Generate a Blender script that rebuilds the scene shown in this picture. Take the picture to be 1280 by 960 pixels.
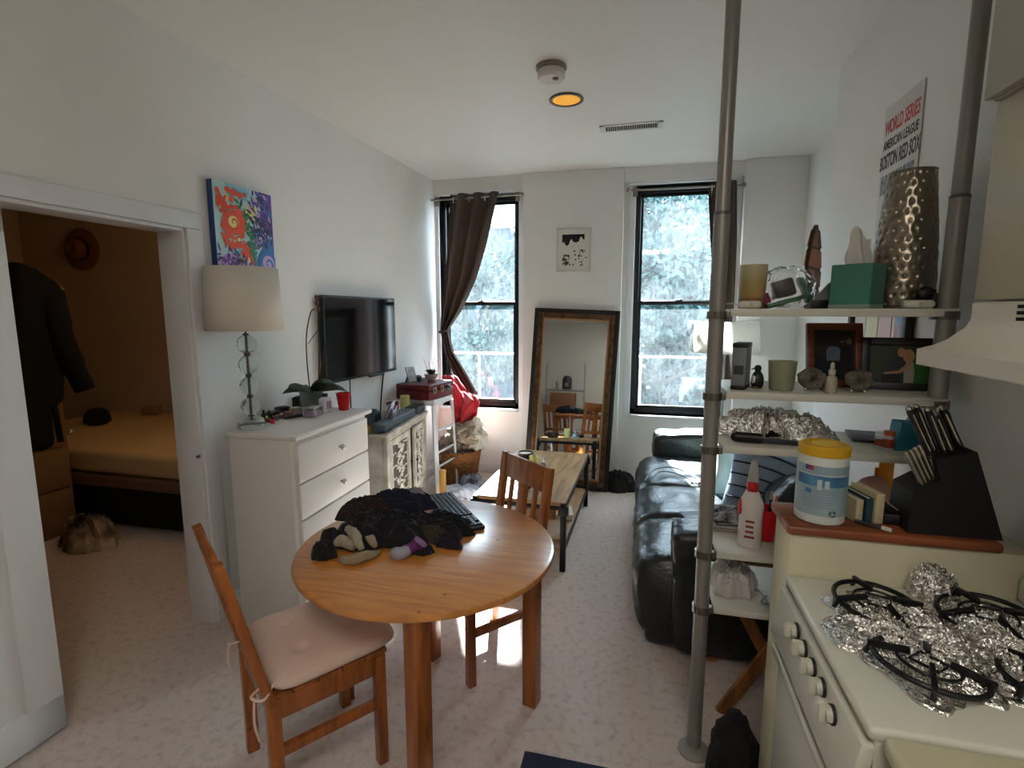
import bpy, bmesh, math, random
from mathutils import Vector, Matrix, noise, Euler
R = math.radians
random.seed(7)
for o in list(bpy.data.objects): bpy.data.objects.remove(o)
SC = bpy.context.scene
COL = SC.collection

# ------------------------------------------------------------------ camera
F = 650.0; H = 1.58
pitch = math.atan(90/650.0); yaw = math.atan(163/math.hypot(650, 90))
cd = bpy.data.cameras.new('camera'); cam = bpy.data.objects.new('camera', cd); COL.objects.link(cam)
cam.location = (0, 0, H); cam.rotation_euler = (R(90)-pitch, 0, yaw)
cd.sensor_width = 36; cd.lens = F/1280*36; cd.clip_start = 0.02; cd.clip_end = 300
SC.camera = cam
SC.view_settings.view_transform = 'Standard'; SC.view_settings.look = 'None'
SC.view_settings.gamma = 1; SC.view_settings.use_curve_mapping = False
SC.view_settings.exposure = 0.15

# ------------------------------------------------------------------ light
def area(name, loc, rot, sx, sy, power, color):
    l = bpy.data.lights.new(name, 'AREA'); l.shape = 'RECTANGLE'; l.size = sx; l.size_y = sy
    l.energy = power; l.color = color
    o = bpy.data.objects.new(name, l); COL.objects.link(o); o.location = loc; o.rotation_euler = rot
    return o
def point(name, loc, power, color, r=0.05):
    l = bpy.data.lights.new(name, 'POINT'); l.energy = power; l.color = color; l.shadow_soft_size = r
    o = bpy.data.objects.new(name, l); COL.objects.link(o); o.location = loc; return o
SUN_DIR = Vector((0.245, -1.0, -0.912)).normalized()
sl = bpy.data.lights.new('sun', 'SUN'); sl.energy = 85.0; sl.angle = R(1.2); sl.color = (1.0, 0.985, 0.96)
so = bpy.data.objects.new('sun', sl); COL.objects.link(so)
so.rotation_euler = SUN_DIR.to_track_quat('-Z', 'Y').to_euler(); so.location = (-2, 12, 12)
w = bpy.data.worlds.new('sky'); SC.world = w; w.use_nodes = True
bg = w.node_tree.nodes['Background']; bg.inputs[0].default_value = (0.74, 0.87, 1.0, 1); bg.inputs[1].default_value = 11.5
area('foreground_fill', (0.1, -0.6, 2.70), (0, 0, 0), 0.7, 0.7, 23, (1.0, 0.95, 0.88))  # unseen fill lamp added behind the camera to brighten the foreground
point('bedroom_lamp', (-2.62, 2.95, 2.25), 9, (1.0, 0.68, 0.38), 0.12)

# ------------------------------------------------------------------ pixel -> place helpers (real planes of the room)
_f = Vector((-math.sin(yaw)*math.cos(pitch), math.cos(yaw)*math.cos(pitch), -math.sin(pitch)))
_r = Vector((math.cos(yaw), math.sin(yaw), 0)); _u = _r.cross(_f); _C = Vector((0, 0, H))
def ray(x, y): return _f + _r*((x-640)/F) - _u*((y-480)/F)
def PZ(x, y, z): d = ray(x, y); return _C + d*((z-H)/d.z)
def PY(x, y, Y): d = ray(x, y); return _C + d*(Y/d.y)
def PX(x, y, X): d = ray(x, y); return _C + d*(X/d.x)

# ------------------------------------------------------------------ materials
def lin(c):
    if isinstance(c, str): c = [int(c[i:i+2], 16)/255 for i in (1, 3, 5)]
    return tuple((v/12.92 if v <= .04045 else ((v+.055)/1.055)**2.4) for v in c) + (1,)
MATS = {}
def mat(name, col, rough=.6, metal=0, bump=0, bscale=40, var=0, vscale=6, col2=None, spec=.5, trans=0, sheen=0, coat=0, emit=None, estr=0, stretch=None, ior=1.45, sss=0, detail=4):
    if name in MATS: return MATS[name]
    m = bpy.data.materials.new(name); m.use_nodes = True; nt = m.node_tree; b = nt.nodes['Principled BSDF']
    b.inputs['Base Color'].default_value = lin(col); b.inputs['Roughness'].default_value = rough
    b.inputs['Metallic'].default_value = metal; b.inputs['Specular IOR Level'].default_value = spec
    b.inputs['Transmission Weight'].default_value = trans; b.inputs['IOR'].default_value = ior
    b.inputs['Coat Weight'].default_value = coat; b.inputs['Sheen Weight'].default_value = sheen
    if emit: b.inputs['Emission Color'].default_value = lin(emit); b.inputs['Emission Strength'].default_value = estr
    if bump or var or col2:
        tc = nt.nodes.new('ShaderNodeTexCoord'); mp = nt.nodes.new('ShaderNodeMapping')
        nt.links.new(tc.outputs['Object'], mp.inputs[0])
        if stretch: mp.inputs['Scale'].default_value = stretch
    if bump:
        n = nt.nodes.new('ShaderNodeTexNoise'); n.inputs['Scale'].default_value = bscale; n.inputs['Detail'].default_value = detail
        nt.links.new(mp.outputs[0], n.inputs['Vector'])
        bp = nt.nodes.new('ShaderNodeBump'); bp.inputs['Strength'].default_value = bump; bp.inputs['Distance'].default_value = .01
        nt.links.new(n.outputs['Fac'], bp.inputs['Height']); nt.links.new(bp.outputs[0], b.inputs['Normal'])
    if var or col2:
        n2 = nt.nodes.new('ShaderNodeTexNoise'); n2.inputs['Scale'].default_value = vscale; n2.inputs['Detail'].default_value = 5
        nt.links.new(mp.outputs[0], n2.inputs['Vector'])
        cr = nt.nodes.new('ShaderNodeValToRGB'); cr.color_ramp.elements[0].position = .35; cr.color_ramp.elements[1].position = .65
        c1 = lin(col); c2 = lin(col2) if col2 else tuple(v*(1-var) for v in c1[:3]) + (1,)
        cr.color_ramp.elements[0].color = c2; cr.color_ramp.elements[1].color = c1
        nt.links.new(n2.outputs['Fac'], cr.inputs[0]); nt.links.new(cr.outputs[0], b.inputs['Base Color'])
    MATS[name] = m; return m
def wood(name, c1, c2, rough=.4, scale=3.0, axis='X', coat=0.0, knots=None, stretch=(1, 12, 12)):
    if name in MATS: return MATS[name]
    m = mat(name, c1, rough, coat=coat); nt = m.node_tree; b = nt.nodes['Principled BSDF']
    tc = nt.nodes.new('ShaderNodeTexCoord'); mp = nt.nodes.new('ShaderNodeMapping'); mp.inputs['Scale'].default_value = stretch
    nt.links.new(tc.outputs['Object'], mp.inputs[0])
    n = nt.nodes.new('ShaderNodeTexNoise'); n.inputs['Scale'].default_value = scale; n.inputs['Detail'].default_value = 8; n.inputs['Distortion'].default_value = .6
    nt.links.new(mp.outputs[0], n.inputs['Vector'])
    cr = nt.nodes.new('ShaderNodeValToRGB'); e = cr.color_ramp.elements
    e[0].position = .3; e[0].color = lin(c2); e[1].position = .62; e[1].color = lin(c1)
    nt.links.new(n.outputs['Fac'], cr.inputs[0]); out = cr.outputs[0]
    if knots:
        v = nt.nodes.new('ShaderNodeTexVoronoi'); v.inputs['Scale'].default_value = 9
        nt.links.new(tc.outputs['Object'], v.inputs['Vector'])
        k = nt.nodes.new('ShaderNodeValToRGB'); k.color_ramp.elements[0].position = .03; k.color_ramp.elements[1].position = .09
        k.color_ramp.elements[0].color = (1, 1, 1, 1); k.color_ramp.elements[1].color = (0, 0, 0, 1)
        nt.links.new(v.outputs['Distance'], k.inputs[0])
        mx = nt.nodes.new('ShaderNodeMix'); mx.data_type = 'RGBA'; mx.inputs[7].default_value = lin(knots)
        nt.links.new(k.outputs[0], mx.inputs[0]); nt.links.new(out, mx.inputs[6]); out = mx.outputs[2]
    nt.links.new(out, b.inputs['Base Color'])
    bp = nt.nodes.new('ShaderNodeBump'); bp.inputs['Strength'].default_value = .15; bp.inputs['Distance'].default_value = .002
    nt.links.new(n.outputs['Fac'], bp.inputs['Height']); nt.links.new(bp.outputs[0], b.inputs['Normal'])
    return m
def plain(name, col, **k): return mat(name, col, **k)

WALL = mat('wall_paint', '#e4e2de', .75, bump=.08, bscale=60, var=.03, vscale=2)
CEIL = mat('ceiling_paint', '#e0ded9', .5, bump=.10, bscale=25, var=.02, vscale=2, spec=.3)
BEDW = mat('bedroom_paint', '#b9a288', .8, var=.05, vscale=2)
TRIM = mat('trim_paint', '#dcdcdc', .45, bump=.04, bscale=15)
CARPET = mat('carpet', '#dccdc3', .98, bump=.9, bscale=200, var=.2, vscale=30, spec=.1, sheen=.2, detail=8)
def _carpet():
    nt = CARPET.node_tree
    for n in nt.nodes:
        if n.type == 'VALTORGB': n.color_ramp.elements[0].color = lin('#c2b0a5'); n.color_ramp.elements[0].position = .25; n.color_ramp.elements[1].position = .5
_carpet()
BLACKFR = mat('black_window_frame', '#0c0c0e', .4)
WHITE = mat('white_lacquer', '#dcd8d3', .42, var=.03, vscale=3)
BLACK = mat('black_plastic', '#0b0b0c', .45)
DARK = mat('dark_grey', '#2a2c30', .5)
CHROME = mat('chrome', '#d8d8d8', .18, metal=1)
STEEL = mat('brushed_steel', '#9a9a98', .35, metal=1)
PINE = wood('stained_pine', '#a55f2a', '#75401b', .32, 3.5, stretch=(10, 10, 1.2), knots='#5a2a10', coat=.25)
PINETOP = wood('table_pine', '#d08c3c', '#b26a2c', .30, 3.0, stretch=(1.5, 14, 8), knots='#6a3412', coat=1.0)
PINETOP.node_tree.nodes['Principled BSDF'].inputs['Coat Roughness'].default_value = .22; PINETOP.node_tree.nodes['Principled BSDF'].inputs['Coat IOR'].default_value = 1.7
OAK = wood('coffee_table_oak', '#a98355', '#7a5935', .5, 2.5, stretch=(12, 1.5, 8))
REDWOOD = wood('countertop_cherry', '#8a4a2a', '#5e2c17', .38, 3.0, stretch=(1.5, 14, 8), coat=.2)
CREAM = mat('cream_enamel', '#c9c3a6', .3, spec=.5)
ENAMEL = mat('stove_enamel', '#cfcdbd', .22, spec=.6)
SHELF = mat('shelf_laminate', '#c9c6b8', .4)
POLE = mat('pole_grey', '#8a8680', .35, metal=.35)
FOILM = mat('aluminium_foil', '#d5d2cc', .22, metal=1, bump=.8, bscale=70)
LEATH = mat('dark_leather', '#151c1e', .33, bump=.25, bscale=45, spec=.7)
GLASS = mat('clear_glass', '#ffffff', .02, trans=1)
MIRR = mat('mirror_glass', '#c9cdcc', .02, metal=1)
RED = mat('red_plastic', '#c3121b', .3, spec=.5)
REDIN = mat('cup_inside_white', '#e6e2de', .4)
LEAF = mat('dark_leaf', '#24351f', .4, var=.4, vscale=8)
SHADE = mat('lamp_shade_linen', '#d9d2c6', .9, bump=.2, bscale=300)

# ------------------------------------------------------------------ mesh builder
class MB:
    def __init__(s): s.bm = bmesh.new(); s.m = 0
    def _new(s, vs, fs):
        V = [s.bm.verts.new(v) for v in vs]; out = []
        for f in fs:
            try:
                F_ = s.bm.faces.new([V[i] for i in f]); F_.material_index = s.m; out.append(F_)
            except ValueError: pass
        return V
    def bx(s, x0, x1, y0, y1, z0, z1, bev=0, seg=2, M=None):
        t = bmesh.new(); bmesh.ops.create_cube(t, size=1)
        for v in t.verts: v.co = Vector(((x0+x1)/2+v.co.x*(x1-x0), (y0+y1)/2+v.co.y*(y1-y0), (z0+z1)/2+v.co.z*(z1-z0)))
        if bev > 0: bmesh.ops.bevel(t, geom=t.edges[:], offset=min(bev, .49*min(abs(x1-x0), abs(y1-y0), abs(z1-z0))), segments=seg, affect='EDGES', profile=.5)
        s._merge(t, M); return s
    def _merge(s, t, M=None):
        if M is not None: t.transform(M)
        t.verts.index_update()
        s._new([v.co.copy() for v in t.verts], [[v.index for v in f.verts] for f in t.faces]); t.free()
    def box(s, c, size, rot=(0, 0, 0), bev=0, seg=2):
        M = Matrix.Translation(c) @ Euler(rot).to_matrix().to_4x4()
        return s.bx(-size[0]/2, size[0]/2, -size[1]/2, size[1]/2, -size[2]/2, size[2]/2, bev, seg, M)
    def bar(s, p0, p1, w, d, up=(0, 0, 1), bev=0):
        p0 = Vector(p0); p1 = Vector(p1); z = (p1-p0); L = z.length; z.normalize()
        x = Vector(up).cross(z)
        if x.length < 1e-4: x = Vector((1, 0, 0)).cross(z)
        if x.length < 1e-4: x = Vector((0, 1, 0)).cross(z)
        x.normalize(); y = z.cross(x)
        M = Matrix((x, y, z)).transposed().to_4x4(); M.translation = (p0+p1)/2
        return s.bx(-w/2, w/2, -d/2, d/2, -L/2, L/2, bev, 2, M)
    def lathe(s, prof, c=(0, 0, 0), seg=28, M=None, caps=True):
        c = Vector(c); vs = []; fs = []
        for (r, z) in prof:
            for i in range(seg):
                a = 2*math.pi*i/seg; vs.append(Vector((r*math.cos(a), r*math.sin(a), z)))
        n = len(prof)
        for j in range(n-1):
            for i in range(seg):
                k = (i+1) % seg; fs.append([j*seg+i, j*seg+k, (j+1)*seg+k, (j+1)*seg+i])
        if caps: fs.append(list(range(seg))[::-1]); fs.append([(n-1)*seg+i for i in range(seg)])
        if M is not None: vs = [M @ v for v in vs]
        s._new([v+c for v in vs], fs); return s
    def cyl(s, p0, p1, r0, r1=None, seg=20):
        r1 = r0 if r1 is None else r1; p0 = Vector(p0); p1 = Vector(p1); d = p1-p0
        q = d.to_track_quat('Z', 'Y').to_matrix().to_4x4()
        return s.lathe([(r0, 0), (r1, d.length)], p0, seg, q)
    def tube(s, pts, r, seg=8, closed=False):
        pts = [Vector(p) for p in pts]; n = len(pts); rs = r if isinstance(r, (list, tuple)) else [r]*n
        vs = []; fs = []; prev = None
        for i, p in enumerate(pts):
            a = pts[(i-1) % n] if (i > 0 or closed) else p; b = pts[(i+1) % n] if (i < n-1 or closed) else p
            t = (b-a).normalized() if (b-a).length > 1e-7 else Vector((0, 0, 1))
            if prev is None: prev = t.orthogonal().normalized()
            x = (prev - t*prev.dot(t))
            x = x.normalized() if x.length > 1e-5 else t.orthogonal().normalized()
            prev = x; y = t.cross(x)
            for k in range(seg):
                an = 2*math.pi*k/seg; vs.append(p + (x*math.cos(an)+y*math.sin(an))*rs[i])
        m = n if closed else n-1
        for i in range(m):
            for k in range(seg):
                k2 = (k+1) % seg; j = (i+1) % n; fs.append([i*seg+k, i*seg+k2, j*seg+k2, j*seg+k])
        if not closed: fs.append(list(range(seg))[::-1]); fs.append([(n-1)*seg+k for k in range(seg)])
        s._new(vs, fs); return s
    def sph(s, c, r, sc=(1, 1, 1), rot=(0, 0, 0), seg=20, M=None):
        t = bmesh.new(); bmesh.ops.create_uvsphere(t, u_segments=seg, v_segments=max(6, seg//2), radius=r)
        M2 = Matrix.Translation(c) @ Euler(rot).to_matrix().to_4x4() @ Matrix.Diagonal((*sc, 1))
        s._merge(t, M2 if M is None else M @ M2); return s
    def prism(s, poly, h, M=None):
        n = len(poly); vs = [Vector((p[0], p[1], 0)) for p in poly]+[Vector((p[0], p[1], h)) for p in poly]
        fs = [list(range(n))[::-1], [n+i for i in range(n)]]+[[i, (i+1) % n, n+(i+1) % n, n+i] for i in range(n)]
        if M is not None: vs = [M @ v for v in vs]
        s._new(vs, fs); return s
    def surf(s, fn, nu, nv, wrap=False):
        vs = [Vector(fn(i/nu, j/nv)) for j in range(nv+1) for i in range(nu+1)]
        fs = [[j*(nu+1)+i, j*(nu+1)+i+1, (j+1)*(nu+1)+i+1, (j+1)*(nu+1)+i] for j in range(nv) for i in range(nu)]
        s._new(vs, fs); return s
    def xf(s, M): s.bm.transform(M); return s
    def build(s, name, mats, parent=None, loc=None, rotz=0, world=False, smooth=40, solid=0, sub=0):
        me = bpy.data.meshes.new(name)
        if sub: bmesh.ops.remove_doubles(s.bm, verts=s.bm.verts[:], dist=1e-5)
        bmesh.ops.recalc_face_normals(s.bm, faces=s.bm.faces[:])
        if world and parent is not None:
            s.bm.transform((Matrix.Translation(parent.location) @ Euler(parent.rotation_euler).to_matrix().to_4x4()).inverted())
        if world and parent is None and loc is not None:
            s.bm.transform(Matrix.Translation(-Vector(loc)))
        s.bm.to_mesh(me); s.bm.free()
        for m in (mats if isinstance(mats, (list, tuple)) else [mats]): me.materials.append(m)
        for p in me.polygons: p.use_smooth = bool(smooth)
        if smooth: me.set_sharp_from_angle(angle=R(smooth))
        o = bpy.data.objects.new(name, me); COL.objects.link(o)
        if parent is not None: o.parent = parent
        if loc is not None: o.location = loc; o.rotation_euler = (0, 0, rotz)
        if solid: md = o.modifiers.new('thickness', 'SOLIDIFY'); md.thickness = solid; md.offset = 0
        if sub: md = o.modifiers.new('smooth', 'SUBSURF'); md.levels = sub; md.render_levels = sub
        return o
def thing(name, loc, label, cat, rotz=0, group=None):
    o = bpy.data.objects.new(name, None); COL.objects.link(o); o.empty_display_size = .05
    o.location = loc; o.rotation_euler = (0, 0, rotz); return tag(o, label, cat, group)
def tag(o, label, cat, group=None):
    o['label'] = label; o['category'] = cat
    if group: o['group'] = group
    return o
def struct(o): o['kind'] = 'structure'; return o
def copy_tree(o, parent=None):
    c = o.copy(); COL.objects.link(c); c.parent = parent
    for ch in [x for x in COL.objects if x.parent == o]: copy_tree(ch, c)
    return c
def catmull(pts, n=8):
    pts = [Vector(p) for p in pts]; P = [pts[0]]+pts+[pts[-1]]; out = []
    for i in range(1, len(P)-2):
        a, b, c, d = P[i-1], P[i], P[i+1], P[i+2]
        for k in range(n):
            t = k/n; out.append(.5*((2*b)+(c-a)*t+(2*a-5*b+4*c-d)*t*t+(3*b-a-3*c+d)*t**3))
    out.append(pts[-1]); return out
def text_into(mb, txt, size, M, depth=.0006, cx=1.0, bold=False):
    cu = bpy.data.curves.new('t', 'FONT'); cu.body = txt; cu.size = size; cu.align_x = 'CENTER'; cu.align_y = 'CENTER'; cu.extrude = depth
    cu.resolution_u = 3
    if bold: cu.offset = size*.02
    o = bpy.data.objects.new('t', cu); COL.objects.link(o)
    dg = bpy.context.evaluated_depsgraph_get(); me = bpy.data.meshes.new_from_object(o.evaluated_get(dg))
    t = bmesh.new(); t.from_mesh(me); t.transform(M @ Matrix.Diagonal((cx, 1, 1, 1))); mb._merge(t)
    bpy.data.objects.remove(o); bpy.data.curves.remove(cu); bpy.data.meshes.remove(me)
def crumple(mb, c, sx, sy, h, seed, rot=0, fold=1.0, n=44, sharp=False, fscale=2.2, edge=.28, z0=0.002):
    """cloth heap: closed low dome with an irregular outline and folds"""
    c = Vector(c); so_ = Vector((seed*7.13, seed*3.7, seed*1.9)); rings = n//2; seg = n*2
    top = []; vs = []; fs = []
    ca, sa = math.cos(rot), math.sin(rot)
    for j in range(rings+1):
        t = j/rings
        for i in range(seg):
            a = 2*math.pi*i/seg
            e = 1+edge*noise.noise(so_+Vector((math.cos(a)*1.6, math.sin(a)*1.6, 5)))+edge*.5*noise.noise(so_+Vector((math.cos(a)*4, math.sin(a)*4, 9)))
            x = math.cos(a)*t*e; y = math.sin(a)*t*e
            p = Vector((x*fscale, y*fscale*2.4, 0))+so_
            q = p+Vector((noise.noise(p*.7), noise.noise(p*.7+Vector((9, 9, 9))), 0))*.9
            rg = 1-abs(noise.noise(q))*2.2
            rg2 = 1-abs(noise.noise(q*2.1+Vector((3, 1, 4))))*2
            if sharp: f_ = .45*rg+.4*rg2+.4*(1-abs(noise.noise(q*4.5))*2.4)
            else: f_ = .75*rg+.3*rg2
            z = h*max(.0, (1-t**4))*(.5+.5*fold*f_)+h*.12*(1-t**8)
            z = max(z, .004 if t < .98 else 0)
            X = x*sx; Y = y*sy
            vs.append(c+Vector((X*ca-Y*sa, X*sa+Y*ca, z+z0)))
    for j in range(rings):
        for i in range(seg):
            k = (i+1) % seg; fs.append([j*seg+i, j*seg+k, (j+1)*seg+k, (j+1)*seg+i])
    base = len(vs); vs.append(c+Vector((0, 0, z0)))
    for i in range(seg): fs.append([rings*seg+i, base, rings*seg+(i+1) % seg][::-1])
    mb._new(vs, fs)
    return mb
SH = {}
exec_order = []

# ================================================================== ROOM SHELL
HC = 2.80
SL = .048; LA = -math.atan(SL)                      # the left wall leans by 2.75 degrees
LM = Matrix.Translation((-2.17, 0, 0)) @ Matrix.Rotation(LA, 4, 'Z')     # local: +x into room, +y along wall
def LW(x, y, z): return LM @ Vector((x, y, z))
DY0, DY1, DZ = 1.315, 2.045, 1.965                      # door opening along the left wall
WR = .93; WRR = 1.24; WRY = 3.14; WB = 4.72; BAY = 4.80
m = MB(); m.bx(-6.3, 1.4, -1.9, 5.1, -.12, 0); struct(m.build('floor', CARPET))
m = MB(); m.bx(-6.3, 1.4, -1.9, 5.1, HC, HC+.1); struct(m.build('ceiling', CEIL))
m = MB()
m.bx(-.13, 0, -1.9, DY0, 0, HC, M=LM); m.bx(-.13, 0, DY1, 5.1, 0, HC, M=LM); m.bx(-.13, 0, DY0, DY1, DZ, HC, M=LM)
struct(m.build('wall_left', WALL))
m = MB(); m.bx(WR, WR+.5, -1.9, WRY, 0, HC, .004); m.bx(WRR, WRR+.2, WRY, 5.1, 0, HC); struct(m.build('wall_right', WALL))
m = MB(); m.bx(-6.3, 1.4, -2.0, -1.9, 0, HC); struct(m.build('wall_front', WALL))
# windows
W1 = (-1.905, -1.125); W2 = (-.085, .70); WZ0, WZ1 = .655, 2.66
WY = 4.85
m = MB()
m.bx(-2.1, W1[0], BAY, 5.05, 0, HC); m.bx(W1[1], W2[0], BAY, 5.05, 0, HC); m.bx(W2[1], 1.4, BAY, 5.05, 0, HC)
for a, b in (W1, W2): m.bx(a, b, BAY, 5.05, 0, WZ0); m.bx(a, b, BAY, 5.05, WZ1, HC)
m.bx(-1.075, -.185, WB, BAY, 0, HC, .006); m.bx(.775, WRR, WB, BAY, 0, HC, .006)
m.bx(-2.0, -1.075, WB+.03, BAY, WZ1+.02, HC); m.bx(-.185, .775, WB+.03, BAY, WZ1+.02, HC)
struct(m.build('wall_back', WALL))
def dirty_glass():
    g = bpy.data.materials.new('dirty_window_glass'); g.use_nodes = True; nt = g.node_tree; nt.nodes.clear()
    out = nt.nodes.new('ShaderNodeOutputMaterial'); mx = nt.nodes.new('ShaderNodeMixShader'); mg = nt.nodes.new('ShaderNodeMixShader')
    tr = nt.nodes.new('ShaderNodeBsdfTransparent'); tr.inputs[0].default_value = (.90, .95, .97, 1)
    tl = nt.nodes.new('ShaderNodeBsdfTranslucent'); tl.inputs[0].default_value = (.80, .92, 1.0, 1)
    gl = nt.nodes.new('ShaderNodeBsdfGlossy'); gl.inputs['Roughness'].default_value = .03
    tc = nt.nodes.new('ShaderNodeTexCoord'); mp = nt.nodes.new('ShaderNodeMapping'); mp.inputs['Scale'].default_value = (1, 1, .35)
    n = nt.nodes.new('ShaderNodeTexNoise'); n.inputs['Scale'].default_value = 45; n.inputs['Detail'].default_value = 9; n.inputs['Roughness'].default_value = .7
    n2 = nt.nodes.new('ShaderNodeTexNoise'); n2.inputs['Scale'].default_value = 2.2; n2.inputs['Detail'].default_value = 3
    nt.links.new(tc.outputs['Object'], mp.inputs[0]); nt.links.new(mp.outputs[0], n.inputs['Vector']); nt.links.new(tc.outputs['Object'], n2.inputs['Vector'])
    ad = nt.nodes.new('ShaderNodeMath'); ad.operation = 'MULTIPLY'; nt.links.new(n.outputs[0], ad.inputs[0]); nt.links.new(n2.outputs[0], ad.inputs[1])
    mr = nt.nodes.new('ShaderNodeMapRange'); mr.inputs['From Min'].default_value = .12; mr.inputs['From Max'].default_value = .42
    mr.inputs['To Min'].default_value = .002; mr.inputs['To Max'].default_value = .030; nt.links.new(ad.outputs[0], mr.inputs['Value'])
    nt.links.new(mr.outputs[0], mx.inputs[0]); nt.links.new(tr.outputs[0], mx.inputs[1]); nt.links.new(tl.outputs[0], mx.inputs[2])
    mg.inputs[0].default_value = .04; nt.links.new(mx.outputs[0], mg.inputs[1]); nt.links.new(gl.outputs[0], mg.inputs[2])
    nt.links.new(mg.outputs[0], out.inputs[0]); return g
WGLASS = dirty_glass()
def window(name, a, b, midz):
    root = bpy.data.objects.new(name, None); COL.objects.link(root); root.location = ((a+b)/2, WY, WZ0); struct(root)
    t = .045; m = MB()
    m.bx(a, a+t, WY, WY+.08, WZ0, WZ1, .004); m.bx(b-t, b, WY, WY+.08, WZ0, WZ1, .004)
    m.bx(a, b, WY, WY+.08, WZ1-.055, WZ1, .004); m.bx(a, b, WY, WY+.08, WZ0, WZ0+.05, .004)
    m.build('frame', BLACKFR, root, world=True)
    m = MB(); m.bx(a+t, b-t, WY+.05, WY+.075, midz-.02, midz+.02, .003); m.bx(a+t, a+t+.02, WY+.045, WY+.075, midz, WZ1-.05); m.bx(b-t-.02, b-t, WY+.045, WY+.075, midz, WZ1-.05)
    m.bx(a+t, b-t, WY+.045, WY+.075, WZ1-.08, WZ1-.05); m.build('upper_sash', BLACKFR, root, world=True)
    m = MB(); m.bx(a+t, b-t, WY+.01, WY+.045, midz-.022, midz+.012, .003); m.bx(a+t, a+t+.022, WY+.01, WY+.045, WZ0+.05, midz); m.bx(b-t-.022, b-t, WY+.01, WY+.045, WZ0+.05, midz)
    m.bx(a+t, b-t, WY+.01, WY+.045, WZ0+.045, WZ0+.08, .003)
    cx = (a+b)/2; m.bx(cx-.03, cx+.03, WY-.005, WY+.02, midz+.008, midz+.022, .003); m.cyl((cx, WY, midz+.02), (cx+.03, WY-.01, midz+.03), .005)
    m.build('lower_sash', BLACKFR, root, world=True)
    m = MB(); m.bx(a+t, b-t, WY+.061, WY+.064, midz, WZ1-.05); m.build('upper_pane', WGLASS, root, world=True)
    m = MB(); m.bx(a+t, b-t, WY+.026, WY+.029, WZ0+.06, midz); m.build('lower_pane', WGLASS, root, world=True)
    m = MB(); m.bx(a-.0, b+.0, BAY-.035, WY+.02, WZ0-.03, WZ0, .006); m.build('sill', TRIM, root, world=True)
    m = MB(); m.bx(a-.055, a, BAY-.015, BAY+.055, WZ0-.03, WZ1+.03, .004); m.bx(b, b+.055, BAY-.015, BAY+.055, WZ0-.03, WZ1+.03, .004)
    m.bx(a-.055, b+.055, BAY-.03, BAY+.055, WZ1, WZ1+.045, .004); m.build('casing', TRIM, root, world=True)
window('window_1', W1[0], W1[1], 1.665); window('window_2', W2[0], W2[1], 1.665)
# baseboards
m = MB(); m.bx(0, .015, DY1+.10, 4.85, 0, .10, .004, M=LM); struct(m.build('baseboard_left', TRIM))
m = MB(); m.bx(-1.075, -.185, WB-.015, WB, 0, .10, .004); m.bx(-1.93, -1.075, BAY-.015, BAY, 0, .10, .004); m.bx(-.185, .775, BAY-.015, BAY, 0, .10, .004); m.bx(.775, WRR, WB-.015, WB, 0, .10, .004); struct(m.build('baseboard_back', TRIM))
m = MB(); m.bx(WR-.015, WR, 1.6, WRY, 0, .10, .004); m.bx(WRR-.015, WRR, WRY, WB, 0, .10, .004); struct(m.build('baseboard_right', TRIM))
# door casing, jamb, sliding panel
m = MB()
m.bx(0, .0175, DY1, DY1+.085, 0, DZ-.001, .002, M=LM); m.bx(0, .018, .2, DY1+.085, DZ, DZ+.075, .004, M=LM)
m.bx(0, .012, .2, DY1+.09, DZ+.075, DZ+.085, .003, M=LM)
struct(m.build('trim_1', TRIM))
m = MB(); m.bx(-.145, .005, DY1-.018, DY1, 0, DZ, .002, M=LM); m.bx(-.145, .005, DY0, DY1, DZ-.016, DZ, .002, M=LM)
struct(m.build('trim_2', TRIM))
root = bpy.data.objects.new('door_1', None); COL.objects.link(root); root.location = LW(.03, .9, 0); root.rotation_euler = (0, 0, LA); struct(root)
m = MB(); y0, y1 = .30, 1.335-.9+.9
m.bx(-.012, .022, y1-.115, y1, .012, DZ+.0, .003, M=LM); m.bx(-.012, .022, y0, y0+.11, .012, DZ, .003, M=LM)
m.bx(-.012, .022, y0, y1, .012, .15, .003, M=LM); m.bx(-.012, .022, y0, y1, DZ-.12, DZ, .003, M=LM)
m.build('stiles_and_rails', TRIM, root, world=True)
m = MB(); m.bx(-.006, .006, y0+.1, y1-.1, .14, DZ-.11, M=LM); m.build('door_panel', TRIM, root, world=True)
m = MB(); p = LW(.0, DY1-.018, .0); q = PX(227, 577, p.x); m.cyl((p.x+.004, p.y-.005, q.z), (p.x+.004, p.y-.02, q.z), .008); struct(m.build('trim_3', STEEL))

# ================================================================== BEDROOM BEHIND THE DOORWAY
BY = 4.1
m = MB(); m.bx(-6.2, -2.1, BY, BY+.1, 0, HC); struct(m.build('wall_bedroom_back', BEDW))
m = MB(); m.bx(-6.3, -6.2, -1.9, BY, 0, HC); struct(m.build('wall_bedroom_left', BEDW))
m = MB(); m.bx(-.135, -.131, -1.9, DY0, 0, HC, M=LM); m.bx(-.135, -.131, DY1, 4.0, 0, HC, M=LM); m.bx(-.135, -.131, DY0, DY1, DZ, HC, M=LM); m.bx(-6.2, -2.32, -.1, 0, 0, HC)
struct(m.build('wall_bedroom_front', BEDW))
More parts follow.
